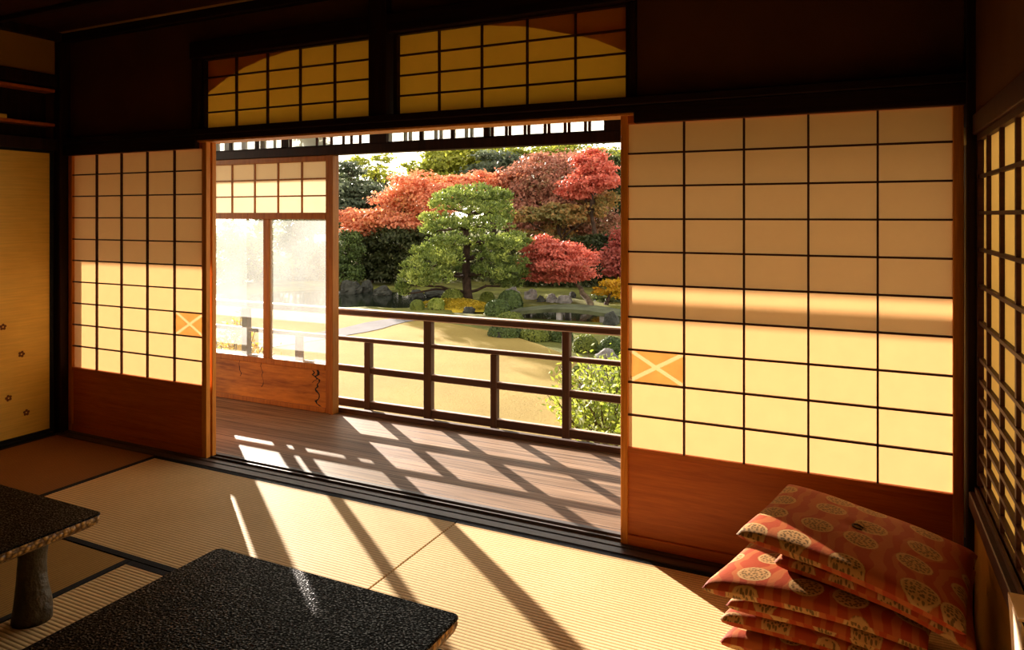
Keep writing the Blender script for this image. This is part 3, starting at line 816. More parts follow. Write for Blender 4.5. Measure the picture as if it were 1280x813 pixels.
# outer sliding door with paper, glass and a wooden foot panel
r = empty('door_3', (-3.95, YD, 0)); r['kind'] = 'structure'
def locd(mb_, nm, mt, r=r):
    o = mb_.build(nm, mt, r); o.location = -Vector(r.location); return o
mb = MB()
a, b = -4.50, -3.353
mb.box(a-.05, a, 1.022, 1.062, .001, 1.825, c=.003); mb.box(b-.035, b, 1.022, 1.062, .001, 1.825, c=.003)
locd(mb, 'stile', M['doorwood'])
b -= .035
mb = MB()
mb.box(a, b, 1.022, 1.062, 1.785, 1.825, c=.003); mb.box(a, b, 1.022, 1.062, 1.372, 1.42, c=.003)
mb.box(a, b, 1.022, 1.062, .300, .342, c=.003); mb.box(a, b, 1.022, 1.062, .001, .035, c=.003)
locd(mb, 'rail', M['doorwood'])
locd(MB().box(-3.978, -3.917, 1.024, 1.060, .342, 1.372, c=.003), 'mullion', M['doorwood'])
mb = MB()
grid_lattice(mb, [-4.30, -4.068, -3.838, -3.612], [1.54, 1.662], 1.028, 1.040, .011, a, b, 1.42, 1.785)
locd(mb, 'lattice', M['doorwood'])
locd(MB().sheet_y(a, b, 1.041, 1.42, 1.785), 'paper', M['paper_pale'])
locd(MB().box(a, -3.978, 1.038, 1.041, .342, 1.372), 'glass_pane', M['glass'])
locd(MB().box(-3.917, b, 1.038, 1.041, .342, 1.372), 'glass_pane', M['glass'])
# foot panel with a dark split
mb = MB().box(a, b, 1.034, 1.046, .035, .300)
random.seed(5)
def crack(xc, zs, wmax, jx):
    V = []; x = xc
    for i, z in enumerate(zs):
        x = xc + random.uniform(-jx, jx) + .05*(.30-z)
        w = wmax*random.uniform(.3, 1)
        V += [(x-w, 1.0335, z), (x+w, 1.0335, z)]
    mb.add(V, [(2*i, 2*i+1, 2*i+3, 2*i+2) for i in range(len(zs)-1)], 1)
crack(-3.475, np.linspace(.298, .04, 16), .012, .022)
crack(-3.50, np.linspace(.29, .20, 7), .008, .03)
crack(-4.0, np.linspace(.298, .12, 9), .004, .012)
crack(-4.22, np.linspace(.298, .18, 6), .004, .012)
locd(mb, 'foot_panel', [M['doorpanel'], M['heri']])
# shutter box beyond the door's far edge, leaving a narrow gap
struct('wall_outer', MB().box(-8.5, -4.80, 1.02, 1.07, .001, .62).box(-4.7995, -4.668, 1.02, 1.07, .001, .735).box(-4.667, -4.551, 1.02, 1.07, .001, 1.825), M['doorpanel'])

# railing
r = empty('veranda_railing', (-1.5, 1.13, 0), 'dark weathered wooden railing along the open edge of the veranda', 'railing')
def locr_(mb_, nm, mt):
    o = mb_.build(nm, [mt, M['railtop_lit']], r); o.location = -Vector(r.location)
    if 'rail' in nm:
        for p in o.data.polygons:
            if p.normal.z > .6: p.material_index = 1     # sunlight on the upper faces painted as paler wood
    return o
YR = 1.235
k = (YR+DC)/(1.06+DC)
def zz(z): return HC + (z-HC)*k
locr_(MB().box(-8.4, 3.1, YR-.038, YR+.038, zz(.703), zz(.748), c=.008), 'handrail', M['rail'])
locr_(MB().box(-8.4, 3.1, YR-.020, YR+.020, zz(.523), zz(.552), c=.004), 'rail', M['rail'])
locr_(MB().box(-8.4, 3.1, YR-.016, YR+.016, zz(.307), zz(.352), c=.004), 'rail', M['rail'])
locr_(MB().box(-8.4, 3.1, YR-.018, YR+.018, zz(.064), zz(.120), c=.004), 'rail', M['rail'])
for xc, w in [(-3.040,.052), (-2.552,.062), (-2.063,.046), (-1.577,.050)] + [(-1.577+.98, .060), (-1.577+.49, .048), (-4.18, .062), (-3.66, .05), (-4.7, .05), (-5.2,.06), (-.1,.05), (.4,.06), (1.0,.05)]:
    x = xc*k
    tall = w > .0495
    locr_(MB().box(x-w/2, x+w/2, YR-.024, YR+.024, -.16, zz(.703) if tall and w > .055 or xc in (-1.577,) else zz(.523), c=.004), 'post', M['railpost'])

# ------------------------------------------------------------------ garden ground
def poly_ground(name, pts, z, mat):
    mb = MB(); mb.add([(p[0], p[1], z) for p in pts], [tuple(range(len(pts)))])
    return struct(name, mb, mat)
# base terrain with a hollow for the pond
def pond_depth(x, y):
    # pond lies from the far left round to the bridge
    ax, ay = -13.4, 13.2
    d1 = math.hypot((x+12.9)/3.3, (y-13.5)/2.2)
    d2 = math.hypot((x+6.6)/2.6, (y-12.9)/.85)
    d3 = math.hypot((x+3.0)/3.2, (y-13.6)/1.0)
    d = min(d1, d2, d3)
    return max(0.0, 1-d**2)
def terrain_z(x, y):
    z = GZ
    far = max(0.0, (y + .25*(-x) - 22)/14)
    z += min(far, 1.6)*.9
    z -= .9*min(1, pond_depth(x, y)*2.2)
    return z
xs = np.arange(-46, 26, .7); ys = np.arange(1.2, 60, .7)
mb = MB(); V = []; Fc = []
for y in ys:
    for x in xs: V.append((x, y, terrain_z(x, y) - .004 + .03*mnoise.noise(Vector((x*.4, y*.4, 0)))))
nx = len(xs)
for j in range(len(ys)-1):
    for i in range(nx-1): Fc.append((j*nx+i, j*nx+i+1, (j+1)*nx+i+1, (j+1)*nx+i))
mb.add(V, Fc, 0, True)
struct('ground', mb, M['moss'])
struct('ground_near', MB().box(-46, 26, -8, 1.25, GZ-.1, GZ), M['moss'])
struct('pond', MB().box(-22, 2.5, 11.2, 17.2, GZ-.30, GZ-.07), M['water'])
lawn_edge = [(455,396),(520,399),(560,405),(600,412),(640,421),(675,432),(705,444),(722,456),(728,470),(718,488),(712,505),(716,530),(730,560)]
P = [on_z(u, v, GZ+.03) for u, v in lawn_edge]
P = [Vector((-24, 9.2, 0)), Vector((-14, 9.9, 0)), Vector((-10.6, 10.1, 0))] + P[1:] + [Vector((-1.9, 2.6, 0)), Vector((-1.9, 1.25, 0)), Vector((-24, 1.25, 0))]
mb = MB(); mb.add([(p[0], p[1], GZ+.045) for p in P] + [(p[0], p[1], GZ-.02) for p in P],
    [tuple(range(len(P)))[::-1]] + [(i, (i+1) % len(P), len(P)+(i+1) % len(P), len(P)+i) for i in range(len(P))])
struct('lawn', mb, M['lawn'])
pc = [(424,416),(440,413.5),(458,409.5),(474,405),(492,401.5),(510,399)]
pw = [.36,.36,.38,.36,.32,.30]
C = [on_z(u, v, GZ+.05) for u, v in pc]
C = [C[0] + (C[0]-C[1])*6] + C; pw = [.36] + pw
V = []
for i, p in enumerate(C):
    t = (C[min(i+1, len(C)-1)] - C[max(i-1, 0)]).normalized(); nrm = Vector((-t.y, t.x, 0))
    V += [p + nrm*pw[i] + Vector((0,0,.004)), p - nrm*pw[i] + Vector((0,0,.004))]
mb = MB(); mb.add(V, [(2*i, 2*i+1, 2*i+3, 2*i+2) for i in range(len(C)-1)])
struct('path', mb, M['path'])
# golden ground cover under the pine
def mound(name, cx, cy, rx, ry, h, mat, kind=None, z0=GZ):
    mb = MB(); V = [(cx, cy, z0+h)]; Fc = []; R = 7; n = 28
    for i in range(1, R+1):
        for k in range(n):
            a = 2*math.pi*k/n; rr_ = i/R*(1+.10*math.sin(3*a+cx))
            V.append((cx+rx*rr_*math.cos(a), cy+ry*rr_*math.sin(a), z0-.05+(h+.05)*(1-(i/R)**2)+.02*mnoise.noise(Vector((cx+i, k*.7, 0)))))
    for k in range(n): Fc.append((0, 1+k, 1+(k+1) % n))
    for i in range(R-1):
        for k in range(n): Fc.append((1+i*n+k, 1+(i+1)*n+k, 1+(i+1)*n+(k+1) % n, 1+i*n+(k+1) % n))
    mb.add(V, Fc, 0, True)
    return mb
# ------------------------------------------------------------------ plants
def leaf_quads(cent, size, up_bias=.5, aspect=.62, jitter=.35, normals=None, wvec=None):
    n = len(cent)
    nrm = rng.normal(size=(n, 3)); 
    if normals is not None: nrm = nrm*.6 + normals*1.2
    nrm[:, 2] = nrm[:, 2] + up_bias*1.5
    nrm /= np.linalg.norm(nrm, axis=1, keepdims=True) + 1e-9
    a = rng.normal(size=(n, 3)) if wvec is None else wvec
    a = a - nrm*np.sum(a*nrm, axis=1, keepdims=True); a /= np.linalg.norm(a, axis=1, keepdims=True) + 1e-9
    b = np.cross(nrm, a)
    s = (size*(1+jitter*rng.uniform(-1, 1, size=n)))[:, None]
    q = np.stack([cent - a*s*.5, cent + b*s*.5*aspect, cent + a*s*.5, cent - b*s*.5*aspect], axis=1)
    return q
def blob_leaves(blobs, n, size, clumps=22, cs=.26, flat=.5, up=.5, shell=.75, aspect=.62):
    """blobs: (cx,cy,cz,rx,ry,rz)"""
    area = np.array([b[3]*b[5] + b[3]*b[4] + b[4]*b[5] for b in blobs]); w = area/area.sum()
    Q = []
    for b, wi in zip(blobs, w):
        m = max(20, int(n*wi)); kc = max(6, int(clumps*(.5+wi*len(blobs)*.5)))
        d = rng.normal(size=(kc, 3)); d /= np.linalg.norm(d, axis=1, keepdims=True)
        rr_ = np.where(rng.uniform(size=kc) < shell, rng.uniform(.75, 1.0, kc), rng.uniform(.2, .75, kc))
        c = d*rr_[:, None]
        i = rng.integers(0, kc, m)
        s = cs*rng.uniform(.7, 1.3, kc)[i]
        off = rng.normal(size=(m, 3))*s[:, None]*np.array([1, 1, flat])
        p = (c[i] + off)
        nn = p/ (np.linalg.norm(p, axis=1, keepdims=True)+1e-6)
        P = p*np.array(b[3:6]) + np.array(b[0:3])
        Q.append(leaf_quads(P, size, up, aspect, normals=nn*.5))
    return np.concatenate(Q)
def branch_path(a, b, n=5, wig=.08):
    a = Vector(a); b = Vector(b); L_ = (b-a).length
    P = []
    for i in range(n+1):
        t = i/n
        p = a.lerp(b, t)
        p += Vector((random.uniform(-1,1), random.uniform(-1,1), random.uniform(-.4,.4)))*wig*L_*math.sin(math.pi*t)
        p.z += .10*L_*math.sin(math.pi*t)*.5
        P.append(p)
    return P
def px_blob(u, v, ru, rv, d, dd=0.0, ry=None):
    """crown mass seen at (u,v); radii given in the photograph's pixels at that distance"""
    D = d+dd; c = at_depth(u, v, D); m = D/F_
    return (c.x, c.y, c.z, ru*m, (ry if ry else ru*m*.85), rv*m)
def tree(name, label, cat, base, blobs, n, size, mat, trunk_r=.14, lean=None, bark='bark', group=None, clumps=22, cs=.26, flat=.5, up=.5, shell=.75, branches=True, aspect=.62):
    base = Vector(base)
    r = empty(name, base, label, cat, group)
    top = Vector(np.average(np.array([b[:3] for b in blobs]), axis=0, weights=[b[3] for b in blobs]))
    mb = MB()
    mid = lean if lean is not None else base.lerp(top, .55)
    mid = Vector(mid)
    tr = [base - Vector((0,0,.15)), base + Vector((0,0,.05))] + branch_path(base, mid, 4, .05)[1:] + branch_path(mid, top, 3, .06)[1:]
    mb.tube([p - base for p in tr], [trunk_r*1.35, trunk_r*1.15] + list(np.linspace(trunk_r, trunk_r*.4, len(tr)-2)), 9, jit=.08)
    mb.build('trunk', M[bark], r)
    if branches:
        mb = MB()
        for b in blobs:
            c = Vector(b[:3])
            s = mid.lerp(top, random.uniform(0, .5)) if c.z > mid.z else base.lerp(mid, .8)
            P = branch_path(s, c, 5, .10)
            mb.tube([p - base for p in P], list(np.linspace(trunk_r*.42, trunk_r*.10, len(P))), 6)
            for q in range(3):
                e = c + Vector((random.uniform(-1,1)*b[3], random.uniform(-1,1)*b[4], random.uniform(-.3,.8)*b[5]))*.75
                Pq = branch_path(P[3], e, 3, .1)
                mb.tube([p - base for p in Pq], list(np.linspace(trunk_r*.16, trunk_r*.05, len(Pq))), 5)
        mb.build('branches', M[bark], r)
    q = blob_leaves(blobs, n, size, clumps, cs, flat, up, shell, aspect) - np.array(base, np.float32)
    MB().quads(q).build('foliage', mat, r)
    return r

LM = {}
LM['maple_orange'] = leaf_mat('orange_red_maple_leaf', [(.45,.24,.08), (.66,.25,.13), (.74,.33,.20), (.80,.44,.22)], .42, .5)
LM['maple_red'] = leaf_mat('red_maple_leaf', [(.28,.13,.06), (.50,.13,.09), (.64,.18,.13), (.70,.26,.17)], .40, .7)
LM['maple_dark'] = leaf_mat('dull_red_maple_leaf', [(.17,.17,.07), (.30,.15,.09), (.42,.17,.12), (.38,.22,.13)], .33, .8)
LM['maple_mix'] = leaf_mat('turning_maple_leaf', [(.18,.19,.07), (.28,.22,.08), (.50,.26,.10), (.54,.20,.12)], .5, .6)
LM['pink'] = leaf_mat('pink_red_leaf', [(.36,.10,.07), (.52,.14,.12)], .45, .8)
LM['yellow'] = leaf_mat('yellow_autumn_leaf', [(.22,.20,.03), (.62,.36,.03), (.72,.44,.04)], .5, .9)
LM['evergreen'] = leaf_mat('dark_evergreen_leaf', [(.045,.060,.024), (.085,.105,.036), (.15,.17,.050)], .35, .7, spec=.35)
LM['grey_green'] = leaf_mat('grey_green_needle', [(.075,.095,.060), (.14,.165,.095)], .35, .7, spec=.3)
LM['yellow_green'] = leaf_mat('yellow_green_leaf', [(.15,.17,.030), (.30,.32,.05), (.46,.45,.085)], .5, .6)
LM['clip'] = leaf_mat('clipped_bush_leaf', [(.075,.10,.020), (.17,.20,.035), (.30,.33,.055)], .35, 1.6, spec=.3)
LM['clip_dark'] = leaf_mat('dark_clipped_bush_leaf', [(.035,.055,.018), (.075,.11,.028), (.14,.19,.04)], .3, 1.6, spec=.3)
LM['pine'] = leaf_mat('pine_needle', [(.055,.080,.020), (.15,.20,.045), (.52,.56,.14)], .32, 1.4, spec=.3)
LM['shrub'] = leaf_mat('glossy_shrub_leaf', [(.13,.18,.030), (.30,.35,.06), (.50,.50,.12)], .45, 3.0, spec=.5)
LM['shrub_gold'] = leaf_mat('golden_shrub_leaf', [(.30,.26,.05), (.62,.40,.08), (.62,.52,.18)], .45, 3.0, spec=.4)
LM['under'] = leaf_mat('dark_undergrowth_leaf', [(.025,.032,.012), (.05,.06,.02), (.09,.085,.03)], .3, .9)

def gp(u, v, z=GZ): return on_z(u, v, z)
def ground_at(u, d):
    p = at_depth(u, 300, d); return Vector((p.x, p.y, terrain_z(p.x, p.y)))

# --- the clipped pine on the lawn's far side
D0 = 14.0*1.36
def pine():
    d = 18.6
    base = ground_at(585, d); m = d/F_
    base = Vector((base.x, base.y, terrain_z(base.x, base.y)))
    # scale vertical so its base meets the ground row
    r = empty('pine_tree', base, 'large clipped garden pine in layered pads on the far side of the lawn', 'tree')
    mb = MB()
    tp = [(585,381),(584,366),(583,345),(582,325),(584,305),(582,288),(588,268),(590,250)]
    P = [at_depth(u, v, d) for u, v in tp]; P[0] = base - Vector((0,0,.2)); P.insert(1, base + Vector((0,0,.03)))
    mb.tube([p - base for p in P], [.22,.17,.125,.11,.10,.09,.08,.06,.03], 10, jit=.10)
    mb.build('trunk', M['bark'], r)
    pads = [  # u, v, ru, rv, dd
        (592,243,40,9,0), (562,248,22,7,0), (622,247,20,7,.2), (575,250,38,9,-.6), (614,252,30,9,.3), (560,258,26,8,.3), (600,262,34,7,-.6), (622,264,22,8,.9),
        (548,276,24,9,0), (566,282,26,7,-.7), (610,282,34,9,-.7), (628,276,14,7,.5), (540,288,16,7,.7),
        (640,301,18,9,0), (632,308,26,9,-.6), (655,306,10,6,.4),
        (562,303,28,7,-.8), (612,304,22,7,-.7), (548,312,24,9,-.4), (528,318,16,8,.2),
        (540,330,28,10,-.6), (518,336,18,10,0), (562,326,20,7,-.8), (616,324,22,7,-.6), (638,330,22,9,-.2),
        (510,352,14,12,0), (528,350,22,11,-.5), (503,364,8,9,0.1), (550,348,18,9,-.8), (620,342,30,9,-.6), (648,344,14,8,.3), (600,340,14,7,.6),
        (636,355,18,7,.2), (565,340,20,8,.9), (556,316,28,9,.7), (604,316,26,9,.7), (585,296,30,9,.8),
    ]
    br = MB(); Q = []
    for (u, v, ru, rv, dd) in pads:
        b = px_blob(u, v, ru, rv, d, dd, ry=ru*m*.8)
        # branch
        zc = b[2]
        tpt = min(P[2:], key=lambda p: abs(p.z - (zc-.12)))
        Pb = branch_path(tpt, (b[0], b[1], b[2]-b[5]*.4), 4, .08)
        br.tube([p - base for p in Pb], list(np.linspace(.045, .015, len(Pb))), 6)
        n = int(800*(ru*rv)/300) + 300
        # tufts: needle fans sitting over the pad, dense at the top surface
        th = rng.uniform(0, 2*np.pi, n//9); rr_ = np.sqrt(rng.uniform(0, 1, n//9))
        tz = np.sqrt(np.clip(1-rr_**2, 0, 1))
        low = rng.uniform(size=n//9) < .3
        tz = np.where(low, -tz*.6, tz*rng.uniform(.5, 1.05, n//9))
        tc = np.stack([b[0]+rr_*np.cos(th)*b[3], b[1]+rr_*np.sin(th)*b[4], b[2]+tz*b[5]], axis=1)
        tc += rng.normal(size=tc.shape)*.03
        idx = np.repeat(np.arange(len(tc)), 9)
        dr = rng.normal(size=(len(idx), 3)); dr[:, 2] = np.abs(dr[:, 2])*1.0 + .35
        dr /= np.linalg.norm(dr, axis=1, keepdims=True)
        ln = rng.uniform(.07, .125, len(idx))
        cen = tc[idx] + dr*ln[:, None]*.5
        sd = np.cross(dr, rng.normal(size=dr.shape)); sd /= np.linalg.norm(sd, axis=1, keepdims=True)+1e-9
        w = .0125
        q = np.stack([cen-dr*ln[:, None]*.5-sd*w*.5, cen-dr*ln[:, None]*.5+sd*w*.5, cen+dr*ln[:, None]*.5+sd*w, cen+dr*ln[:, None]*.5-sd*w], axis=1)
        Q.append(q)
    br.build('branches', M['bark'], r)
    MB().quads(np.concatenate(Q) - np.array(base, np.float32)).build('foliage', LM['pine'], r)
pine()

# --- maples and backdrop trees
def T(name, label, cat, u, d, blobs, n, size, mat, **kw):
    base = ground_at(u, d)
    return tree(name, label, cat, base, [px_blob(*b[:4], d, *(b[4:])) for b in blobs], n, size, LM[mat], **kw)
T('maple_tree', 'bright orange-red maple spreading behind the pine on its left', 'tree', 520, 25,
  [(522,232,34,18,0),(545,250,36,20,-.5),(500,252,34,16,.3),(470,272,34,12,-.6),(440,272,22,12,0),(495,278,34,12,-.8),(530,272,30,14,0),(560,232,22,12,.6),(452,288,26,10,-.3)],
  22000, .115, 'maple_orange', trunk_r=.13, clumps=70, cs=.17, flat=.5)
T('maple_tree', 'orange maple peeking above the pine top', 'tree', 600, 27,
  [(600,226,32,12,0),(625,232,30,12,.4),(575,230,24,10,-.4),(640,222,24,10,0)], 6500, .13, 'maple_orange', trunk_r=.10, cs=.18, clumps=50, flat=.6)
T('maple_tree', 'tall dull-red maple filling the slope right of the pine', 'tree', 690, 26,
  [(690,230,46,26,0),(655,250,40,22,.6),(720,252,40,24,-.6),(668,276,34,18,-.8),(710,284,38,18,.2),(742,268,30,24,.6),(650,225,30,18,.9),(690,205,40,16,.8),(640,275,22,16,.6),(745,292,26,16,0)],
  28000, .12, 'maple_dark', trunk_r=.16, cs=.17, clumps=70, flat=.7)
T('maple_tree', 'vivid red maple crown high under the lintel, right part of the view', 'tree', 748, 24,
  [(742,205,26,18,0),(735,228,32,14,-.3),(722,240,24,10,.3),(752,222,20,14,.4)], 9500, .115, 'maple_red', trunk_r=.10, cs=.18, clumps=50, flat=.6)
T('maple_tree', 'turning green and orange maple low behind the red one', 'tree', 700, 24.5,
  [(700,268,30,13,-.3),(668,300,28,12,0),(735,262,22,14,0),(755,250,20,14,0),(690,292,28,12,0.5),(655,268,22,10,-.6)], 10000, .115, 'maple_mix', trunk_r=.10, cs=.18, clumps=50, flat=.6)
b9 = gp(738, 382)
tree('maple_tree', 'low red maple leaning left over the bank above the bridge', 'tree', b9,
  [px_blob(*b[:4], 19.2, *(b[4:])) for b in [(678,312,26,12,0),(705,314,28,12,-.4),(668,330,20,12,.2),(700,332,34,12,-.6),(728,322,18,10,0),(690,345,34,8,0),(720,342,24,9,.4),(738,328,10,5,-.3),(680,300,14,8,0)]],
  15000, .085, LM['maple_red'], trunk_r=.075, lean=at_depth(722, 357, 19.2), bark='bark_light', cs=.18, flat=.5, clumps=60)
T('small_tree', 'small yellow-leaved tree at the far end of the bridge', 'tree', 758, 18.6,
  [(762,358,14,8,0),(772,364,14,8,.2),(748,364,8,5,.1),(778,354,10,7,0)], 2600, .075, 'yellow', trunk_r=.05, cs=.28)
T('small_tree', 'green rounded shrub tree under the yellow leaves', 'shrub', 768, 19.4, [(758,374,16,9,0),(775,374,14,9,0)], 2200, .08, 'evergreen', trunk_r=.04, cs=.3)
T('maple_tree', 'pinkish maple at the doorway edge of the view', 'tree', 772, 22.5,
  [(768,318,18,14,0),(780,300,20,18,0),(765,335,12,9,0),(790,330,20,20,0)], 4200, .12, 'pink', trunk_r=.08, cs=.26)
T('evergreen_tree', 'dark green tree behind the vivid red crown', 'tree', 768, 29,
  [(765,230,28,26,0),(770,275,28,24,0),(752,300,26,20,0),(790,250,30,40,0),(775,200,24,18,0)], 9000, .17, 'evergreen', trunk_r=.14)
T('evergreen_tree', 'dark layered evergreen at the edge of the glass door', 'tree', 450, 30,
  [(450,236,30,10,0),(440,252,40,14,0),(475,250,26,12,.5),(425,232,30,12,0),(455,268,36,12,0),(410,255,36,26,0),(435,212,24,9,0)], 11000, .16, 'grey_green', trunk_r=.16, cs=.22, flat=.35)
T('airy_tree', 'sparse yellow-green tree with sky showing through', 'tree', 480, 33,
  [(470,215,20,7,0),(448,200,16,6,0),(486,222,14,8,0),(480,198,14,6,0)], 1100, .16, 'yellow_green', trunk_r=.07, cs=.25)
T('broadleaf_tree', 'tall yellow-green tree rising behind the orange maple', 'tree', 545, 33,
  [(552,206,32,16,0),(580,200,40,20,.5),(525,222,20,12,0),(560,226,36,14,-.5),(605,196,30,18,0),(548,194,18,8,0),(512,208,8,8,0)], 13000, .18, 'yellow_green', trunk_r=.18)
T('broadleaf_tree', 'grey-green rounded tree behind the pine top', 'tree', 618, 31,
  [(618,205,26,16,0),(640,210,24,16,.4),(600,218,20,10,0)], 6500, .17, 'grey_green', trunk_r=.15)
T('broadleaf_tree', 'yellow-green tree showing between the maples under the lintel', 'tree', 668, 34,
  [(660,196,28,14,0),(690,192,34,14,0),(720,196,28,16,0),(640,192,20,10,0),(760,192,22,10,0)], 8000, .18, 'yellow_green', trunk_r=.15)
for i, (u, d, bl, lb) in enumerate([
    (430, 23, [(432,310,22,20,0),(440,296,12,8,0),(425,340,28,14,0)], 'deep green rounded tree at the water, against the glass door'),
    ]):
    T('clipped_tree', lb, 'tree', u, d, bl, 7000, .085, 'clip_dark', trunk_r=.10, cs=.16, clumps=60, shell=.95, flat=.8)
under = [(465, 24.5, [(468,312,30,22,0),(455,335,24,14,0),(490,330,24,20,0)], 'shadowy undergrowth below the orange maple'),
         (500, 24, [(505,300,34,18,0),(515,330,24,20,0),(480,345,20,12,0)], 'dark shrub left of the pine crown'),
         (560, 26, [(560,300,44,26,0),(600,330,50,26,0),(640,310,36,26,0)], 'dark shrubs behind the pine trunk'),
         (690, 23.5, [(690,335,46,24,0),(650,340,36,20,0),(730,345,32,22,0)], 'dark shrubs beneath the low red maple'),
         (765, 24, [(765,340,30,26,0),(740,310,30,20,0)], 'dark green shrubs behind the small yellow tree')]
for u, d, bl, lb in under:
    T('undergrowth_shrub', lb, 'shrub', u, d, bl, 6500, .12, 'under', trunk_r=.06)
T('broadleaf_tree', 'hazy green tree seen through the right pane of the glass door', 'tree', 392, 26,
  [(391,235,28,34,0),(391,195,28,28,0),(391,160,22,22,0),(385,280,30,26,0),(400,320,26,20,0),(370,310,26,22,.4),(390,345,34,14,0)], 10000, .17, 'grey_green', trunk_r=.14)
T('broadleaf_tree', 'hazy tree seen through the left pane of the glass door', 'tree', 300, 24,
  [(300,300,34,24,0),(280,335,30,20,0),(320,340,30,18,.4)], 6000, .17, 'clip', trunk_r=.14)
# distant wood closing the garden; two unseen evergreens added to block the side sky
far = [(13,16,7),(18,9,7.5),(-33,19,5.2),(-28,25,5.0),(-23,29,6.6),(-18,32,6.2),(-12.5,34,6.4),(-7,34,6.6),(-2,34,7),(4,33,7.5),(10,31,8)]
for i, (x, y, h) in enumerate(far[2:] + far[:2]):
    z0 = terrain_z(x, y); bl = []
    h = min(h, 5.9) if i in (3,4,5,6) else h
    h = {2:4.6,3:4.2}.get(i, h)
    for k in range(7):
        bl.append((x+random.uniform(-2.4,2.4), y+random.uniform(-1,1), z0+h*random.uniform(.25,.80), 1.9, 1.5, h*.20))
    tree('evergreen_tree', ['dark evergreen far left behind the glass door', 'second evergreen of the distant wood behind the glass door', 'distant evergreen behind the sparse tree', 'distant evergreen behind the orange maple',
        'distant evergreen behind the pine', 'distant evergreen behind the dull-red maple', 'distant evergreen behind the vivid red crown', 'distant evergreen hidden by the right paper door', 'farthest evergreen behind the right paper door', 'unseen evergreen added beside the house to block low side sky', 'second unseen evergreen added beyond the lattice window to block low side sky'][i],
        'tree', (x, y, z0), bl, 5200, .24, LM['evergreen'], trunk_r=.2, group='distant wood')

# --- clipped bushes
def bush(label, c, rx, ry, rz, n, size, mat, name='clipped_bush', sharp=2.6, group=None):
    """c: base centre on the ground"""
    r = MB()
    # dark twiggy core
    V = []; Fc = []; A, B = 18, 10
    def surf(th, ph, k):
        cx, sx = math.cos(th), math.sin(th); cp, sp = math.cos(ph), math.sin(ph)
        e = 2/sharp
        f = lambda t: math.copysign(abs(t)**e, t)
        return (k*rx*f(cx)*f(cp), k*ry*f(sx)*f(cp), rz*k*f(sp) if sp > 0 else 0)
    for j in range(B+1):
        for i in range(A):
            V.append(surf(2*math.pi*i/A, math.pi/2*j/B, .90))
    for j in range(B):
        for i in range(A): Fc.append((j*A+i, j*A+(i+1) % A, (j+1)*A+(i+1) % A, (j+1)*A+i))
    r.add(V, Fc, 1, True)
    th = rng.uniform(0, 2*np.pi, n); sp = rng.uniform(0, 1, n)**.9; ph = np.arcsin(sp)
    e = 2/sharp
    fs = lambda t: np.sign(t)*np.abs(t)**e
    p = np.stack([rx*fs(np.cos(th))*fs(np.cos(ph)), ry*fs(np.sin(th))*fs(np.cos(ph)), rz*fs(np.sin(ph))], axis=1)
    bump = np.array([mnoise.noise(Vector((q[0]*5/rx, q[1]*5/ry, q[2]*4/rz)) + Vector(c)) for q in p])
    p *= (1 + .05*bump + rng.normal(size=n)*.018)[:, None]
    nn = p/np.array([rx, ry, rz])**2; nn /= np.linalg.norm(nn, axis=1, keepdims=True)+1e-9
    r.quads(leaf_quads(p, size, .15, .6, normals=nn))
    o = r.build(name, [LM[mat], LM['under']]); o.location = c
    return tag(o, label, 'bush', group)
bl = [
 (716, 748, 419, 442, 'round clipped bush beside the tall railing post', 'clip', 1.0),
 (748, 782, 422, 446, 'dark clipped bush behind the doorway edge above the rail', 'clip_dark', .9),
 (714, 749, 455, 476, 'low rounded bush left of the grey boulder', 'clip', 1.0),
 (748, 764, 454, 470, 'small dark bush behind the grey boulder', 'clip_dark', .9),
 (764, 778, 458, 472, 'small bright bush right of the boulder', 'clip', .9),
 (513, 530, 376, 389, 'small ball-shaped bush at the pond edge left of the pine', 'clip', 1.0),
 (551, 580, 362, 384, 'clipped bush left of the pine trunk', 'clip', 1.0),
 (600, 618, 366, 379, 'small clipped bush right of the pine trunk', 'clip', 1.0),
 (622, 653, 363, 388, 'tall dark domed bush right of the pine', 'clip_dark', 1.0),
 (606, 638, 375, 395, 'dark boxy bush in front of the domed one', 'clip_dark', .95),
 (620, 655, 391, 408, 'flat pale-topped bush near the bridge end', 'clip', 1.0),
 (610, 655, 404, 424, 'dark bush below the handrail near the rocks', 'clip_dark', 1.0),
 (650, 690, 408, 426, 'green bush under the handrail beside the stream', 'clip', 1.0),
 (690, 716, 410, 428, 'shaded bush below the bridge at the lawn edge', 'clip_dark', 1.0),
 (535, 556, 374, 388, 'light green leafy bush left of the clipped one under the pine', 'shrub', .95),
]
for (u0, u1, v0, v1, lb, mt, k) in bl:
    c = gp((u0+u1)/2, v1-1.5); dd = (c.x*-S_) + (c.y+DC)*C_
    m = dd/F_
    rx = (u1-u0)/2*m
    bush(lb, c, rx, rx*.85, (v1-v0)*m*.93, int(2600*k), max(.02, 2.6*m), mt, sharp=2.5)
# golden cover
c = gp(570, 384)
gm = mound('ground_cover', 0, 0, 1.0, .55, .16, M['gold_moss'], z0=0)
th = rng.uniform(0, 2*np.pi, 5000); rr_ = np.sqrt(rng.uniform(0, 1, 5000))
gm.quads(leaf_quads(np.stack([rr_*np.cos(th), .55*rr_*np.sin(th), .02+.16*(1-rr_**2)+rng.uniform(0, .05, 5000)], axis=1), .045, .5), 1)
LM['gold'] = leaf_mat('golden_cover_leaf', [(.10,.11,.02), (.40,.30,.03), (.62,.44,.05)], .4, 2.2)
o = gm.build('ground_cover', [M['gold_moss'], LM['gold']]); o.location = (c.x, c.y, GZ); tag(o, 'golden-yellow low ground cover around the pine foot', 'ground cover', kind='stuff')


